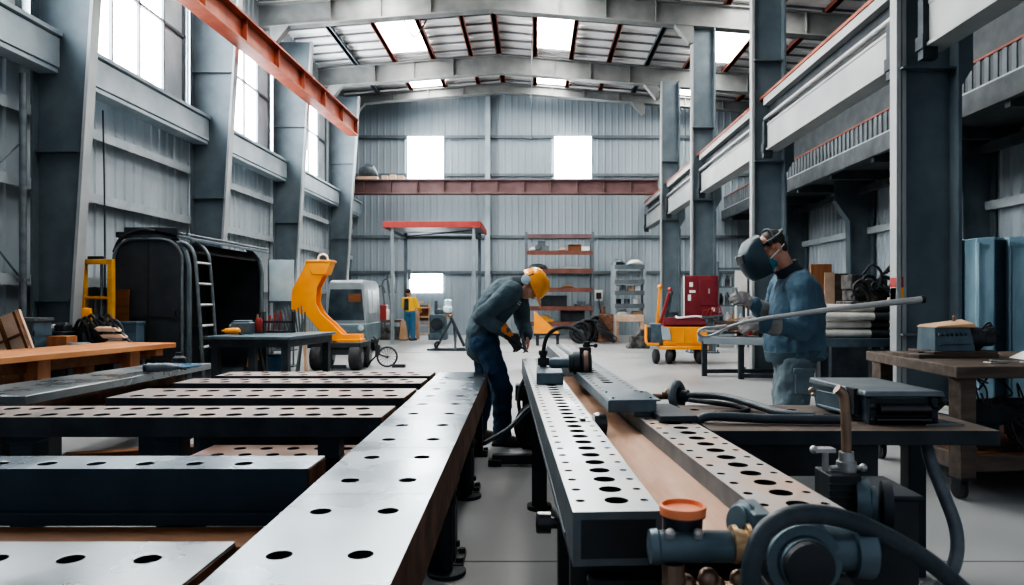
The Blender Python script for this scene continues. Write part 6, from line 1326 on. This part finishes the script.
# the long rod
YRD = 4.545
t = thing('bent_rod', 'long grey steel rod with thin looped end, held by the masked welder', 'rod', (X(756,YRD), YRD, Z(321,YRD)))
O = Vv(t.location)
def rp(px, py): return Vv((X(px,YRD), YRD, Z(py,YRD))) - O
mb = MB(); pts = [rp(921,299.5), rp(860,306), rp(800,313.5), rp(756,320), rp(738,324), rp(724,329)]; mb.tube(curve(pts,5), .02, 12, radii=[.0215 - .0115*min(1,i/20) for i in range(26)]); mb.build('shaft', 'bare_metal', t)
mb = MB(); loop = [rp(726,328), rp(716,333.5), rp(707,336.5), rp(699.5,335), rp(699,331), rp(705,328), rp(714,327.5), rp(726,325.5)]; mb.tube(curve(loop,6), .0085, 8); mb.build('looped_end', 'bare_metal', t)
mb = MB(); a_ = rp(921,299.5); mb.cyl(a_, a_+(rp(921,299.5)-rp(860,306)).normalized()*.02, .026, seg=14); mb.build('end_sleeve', 'dark_steel', t)
# small clamp in the far glove
hp = Vv(sh2['f'][2]) + B2 + Vv((-.14,-.05,.06))
t = thing('hand_clamp', 'small metal clamp held up in the far glove of the masked welder', 'hand tool', hp)
mb = MB(); mb.cyl((.02,.0,-.05),(-.01,.0,.06),.009,seg=10); mb.box(-.03,.0,-.008,.008,.05,.065); mb.cyl((-.03,0,.03),(-.03,0,.07),.006,seg=8); mb.build('clamp', 'bare_metal', t)

# ---------------- distant worker in a yellow vest
B3 = Vv((X(410,22.0), 22.0, 0)); P3 = thing('person', 'distant person in yellow top and blue trousers standing near the far wall', 'person', B3, -.3)
mb = MB(); s_ = [(Vv((0,0,.86)),.16,.11),(Vv((.0,0,1.0)),.15,.11),(Vv((-.01,0,1.15)),.17,.12),(Vv((-.02,0,1.28)),.18,.11),(Vv((-.03,0,1.36)),.10,.08)]
torso(mb, torso_secs(s_, (1,0,0), .85)); mb.capsule((-.03,0,1.34),(-.04,-.02,1.45),.055,.05); q3, M3 = head(mb, (-.04,-.03,1.50), (.3,1,-.2), (0,0,1), .95)
A3 = {'l': (Vv((-.19,0,1.30)),Vv((-.24,.04,1.05)),Vv((-.16,.2,.92))), 'r': (Vv((.16,0,1.30)),Vv((.22,.05,1.06)),Vv((.22,.24,1.0)))}
H3 = {'l': (Vv((-.08,0,.86)),Vv((-.09,.02,.46)),Vv((-.10,-.02,.09))), 'r': (Vv((.08,0,.86)),Vv((.09,.02,.46)),Vv((.10,-.02,.09)))}
for k in 'lr': chain(mb, A3[k], [.05,.042,.03]); chain(mb, H3[k], [.08,.06,.04]); hand(mb, A3[k][2], (0,.6,-.7), (0,.5,.7), (.3 if k=='l' else -.3,0,.5), 1, .5)
organic('body', mb, 'skin', P3, .011, 2); eyes(q3, P3, .95)
mb = MB(); torso(mb, torso_secs(s_, (1,0,0), 1.05))
for k in 'lr': chain(mb, A3[k], [.08,.065,.05])
organic('yellow_top', mb, 'vest_yellow', P3, .014, 3)
mb = MB()
for k in 'lr': chain(mb, H3[k], [.11,.085,.075])
mb.capsule((-.06,0,.86),(.06,0,.86),.125,.125); organic('trousers', mb, 'bin_blue', P3, .014, 3)
boots(H3, (.2,1,0), P3, .011)
mb = MB(); mb.ball((-.04,-.04,1.55),(.095,.105,.085)); mb.lathe((-.04,-.03,1.545),(0,0,1),[(0,.14),(.012,.145),(.018,.09)],20); organic('hat', mb, 'hair', P3, .011, 2)
mb = MB(); mb.box(-.13,.02,-.15,-.1,.95,1.32); mb.build('dark_satchel', 'black', P3, bevel=.02)
# ================================================================== light, sky, camera
w = bpy.data.worlds.new('World'); bpy.context.scene.world = w; w.use_nodes = True
nt = w.node_tree; bg = nt.nodes['Background']
bg.inputs['Color'].default_value = (.80,.88,1.0,1); bg.inputs['Strength'].default_value = 0.24
def area(name, loc, rot, sx, sy, e, col=(1,1,1)):
    l = bpy.data.lights.new(name, 'AREA'); l.shape = 'RECTANGLE'; l.size = sx; l.size_y = sy; l.energy = e; l.color = col
    o = bpy.data.objects.new(name, l); COL.objects.link(o); o.location = loc; o.rotation_euler = rot; return o
cam = bpy.data.cameras.new('Camera'); co = bpy.data.objects.new('Camera', cam); COL.objects.link(co)
co.location = (0, 0, CZ); co.rotation_euler = (PI/2, 0, 0)
cam.sensor_width = 36; cam.lens = F/1024*36; cam.shift_x = -23/1024; cam.shift_y = 7.5/1024
cam.clip_start = .05; cam.clip_end = 200
cam.dof.use_dof = True; cam.dof.focus_distance = 5.0; cam.dof.aperture_fstop = 4.5
sc = bpy.context.scene; sc.camera = co
sc.view_settings.view_transform = 'AgX'; sc.view_settings.look = 'AgX - High Contrast'; sc.view_settings.exposure = 1.3
sc.cycles.use_denoising = True
sc.cycles.max_bounces = 8; sc.cycles.diffuse_bounces = 5
sc.cycles.sample_clamp_indirect = 6
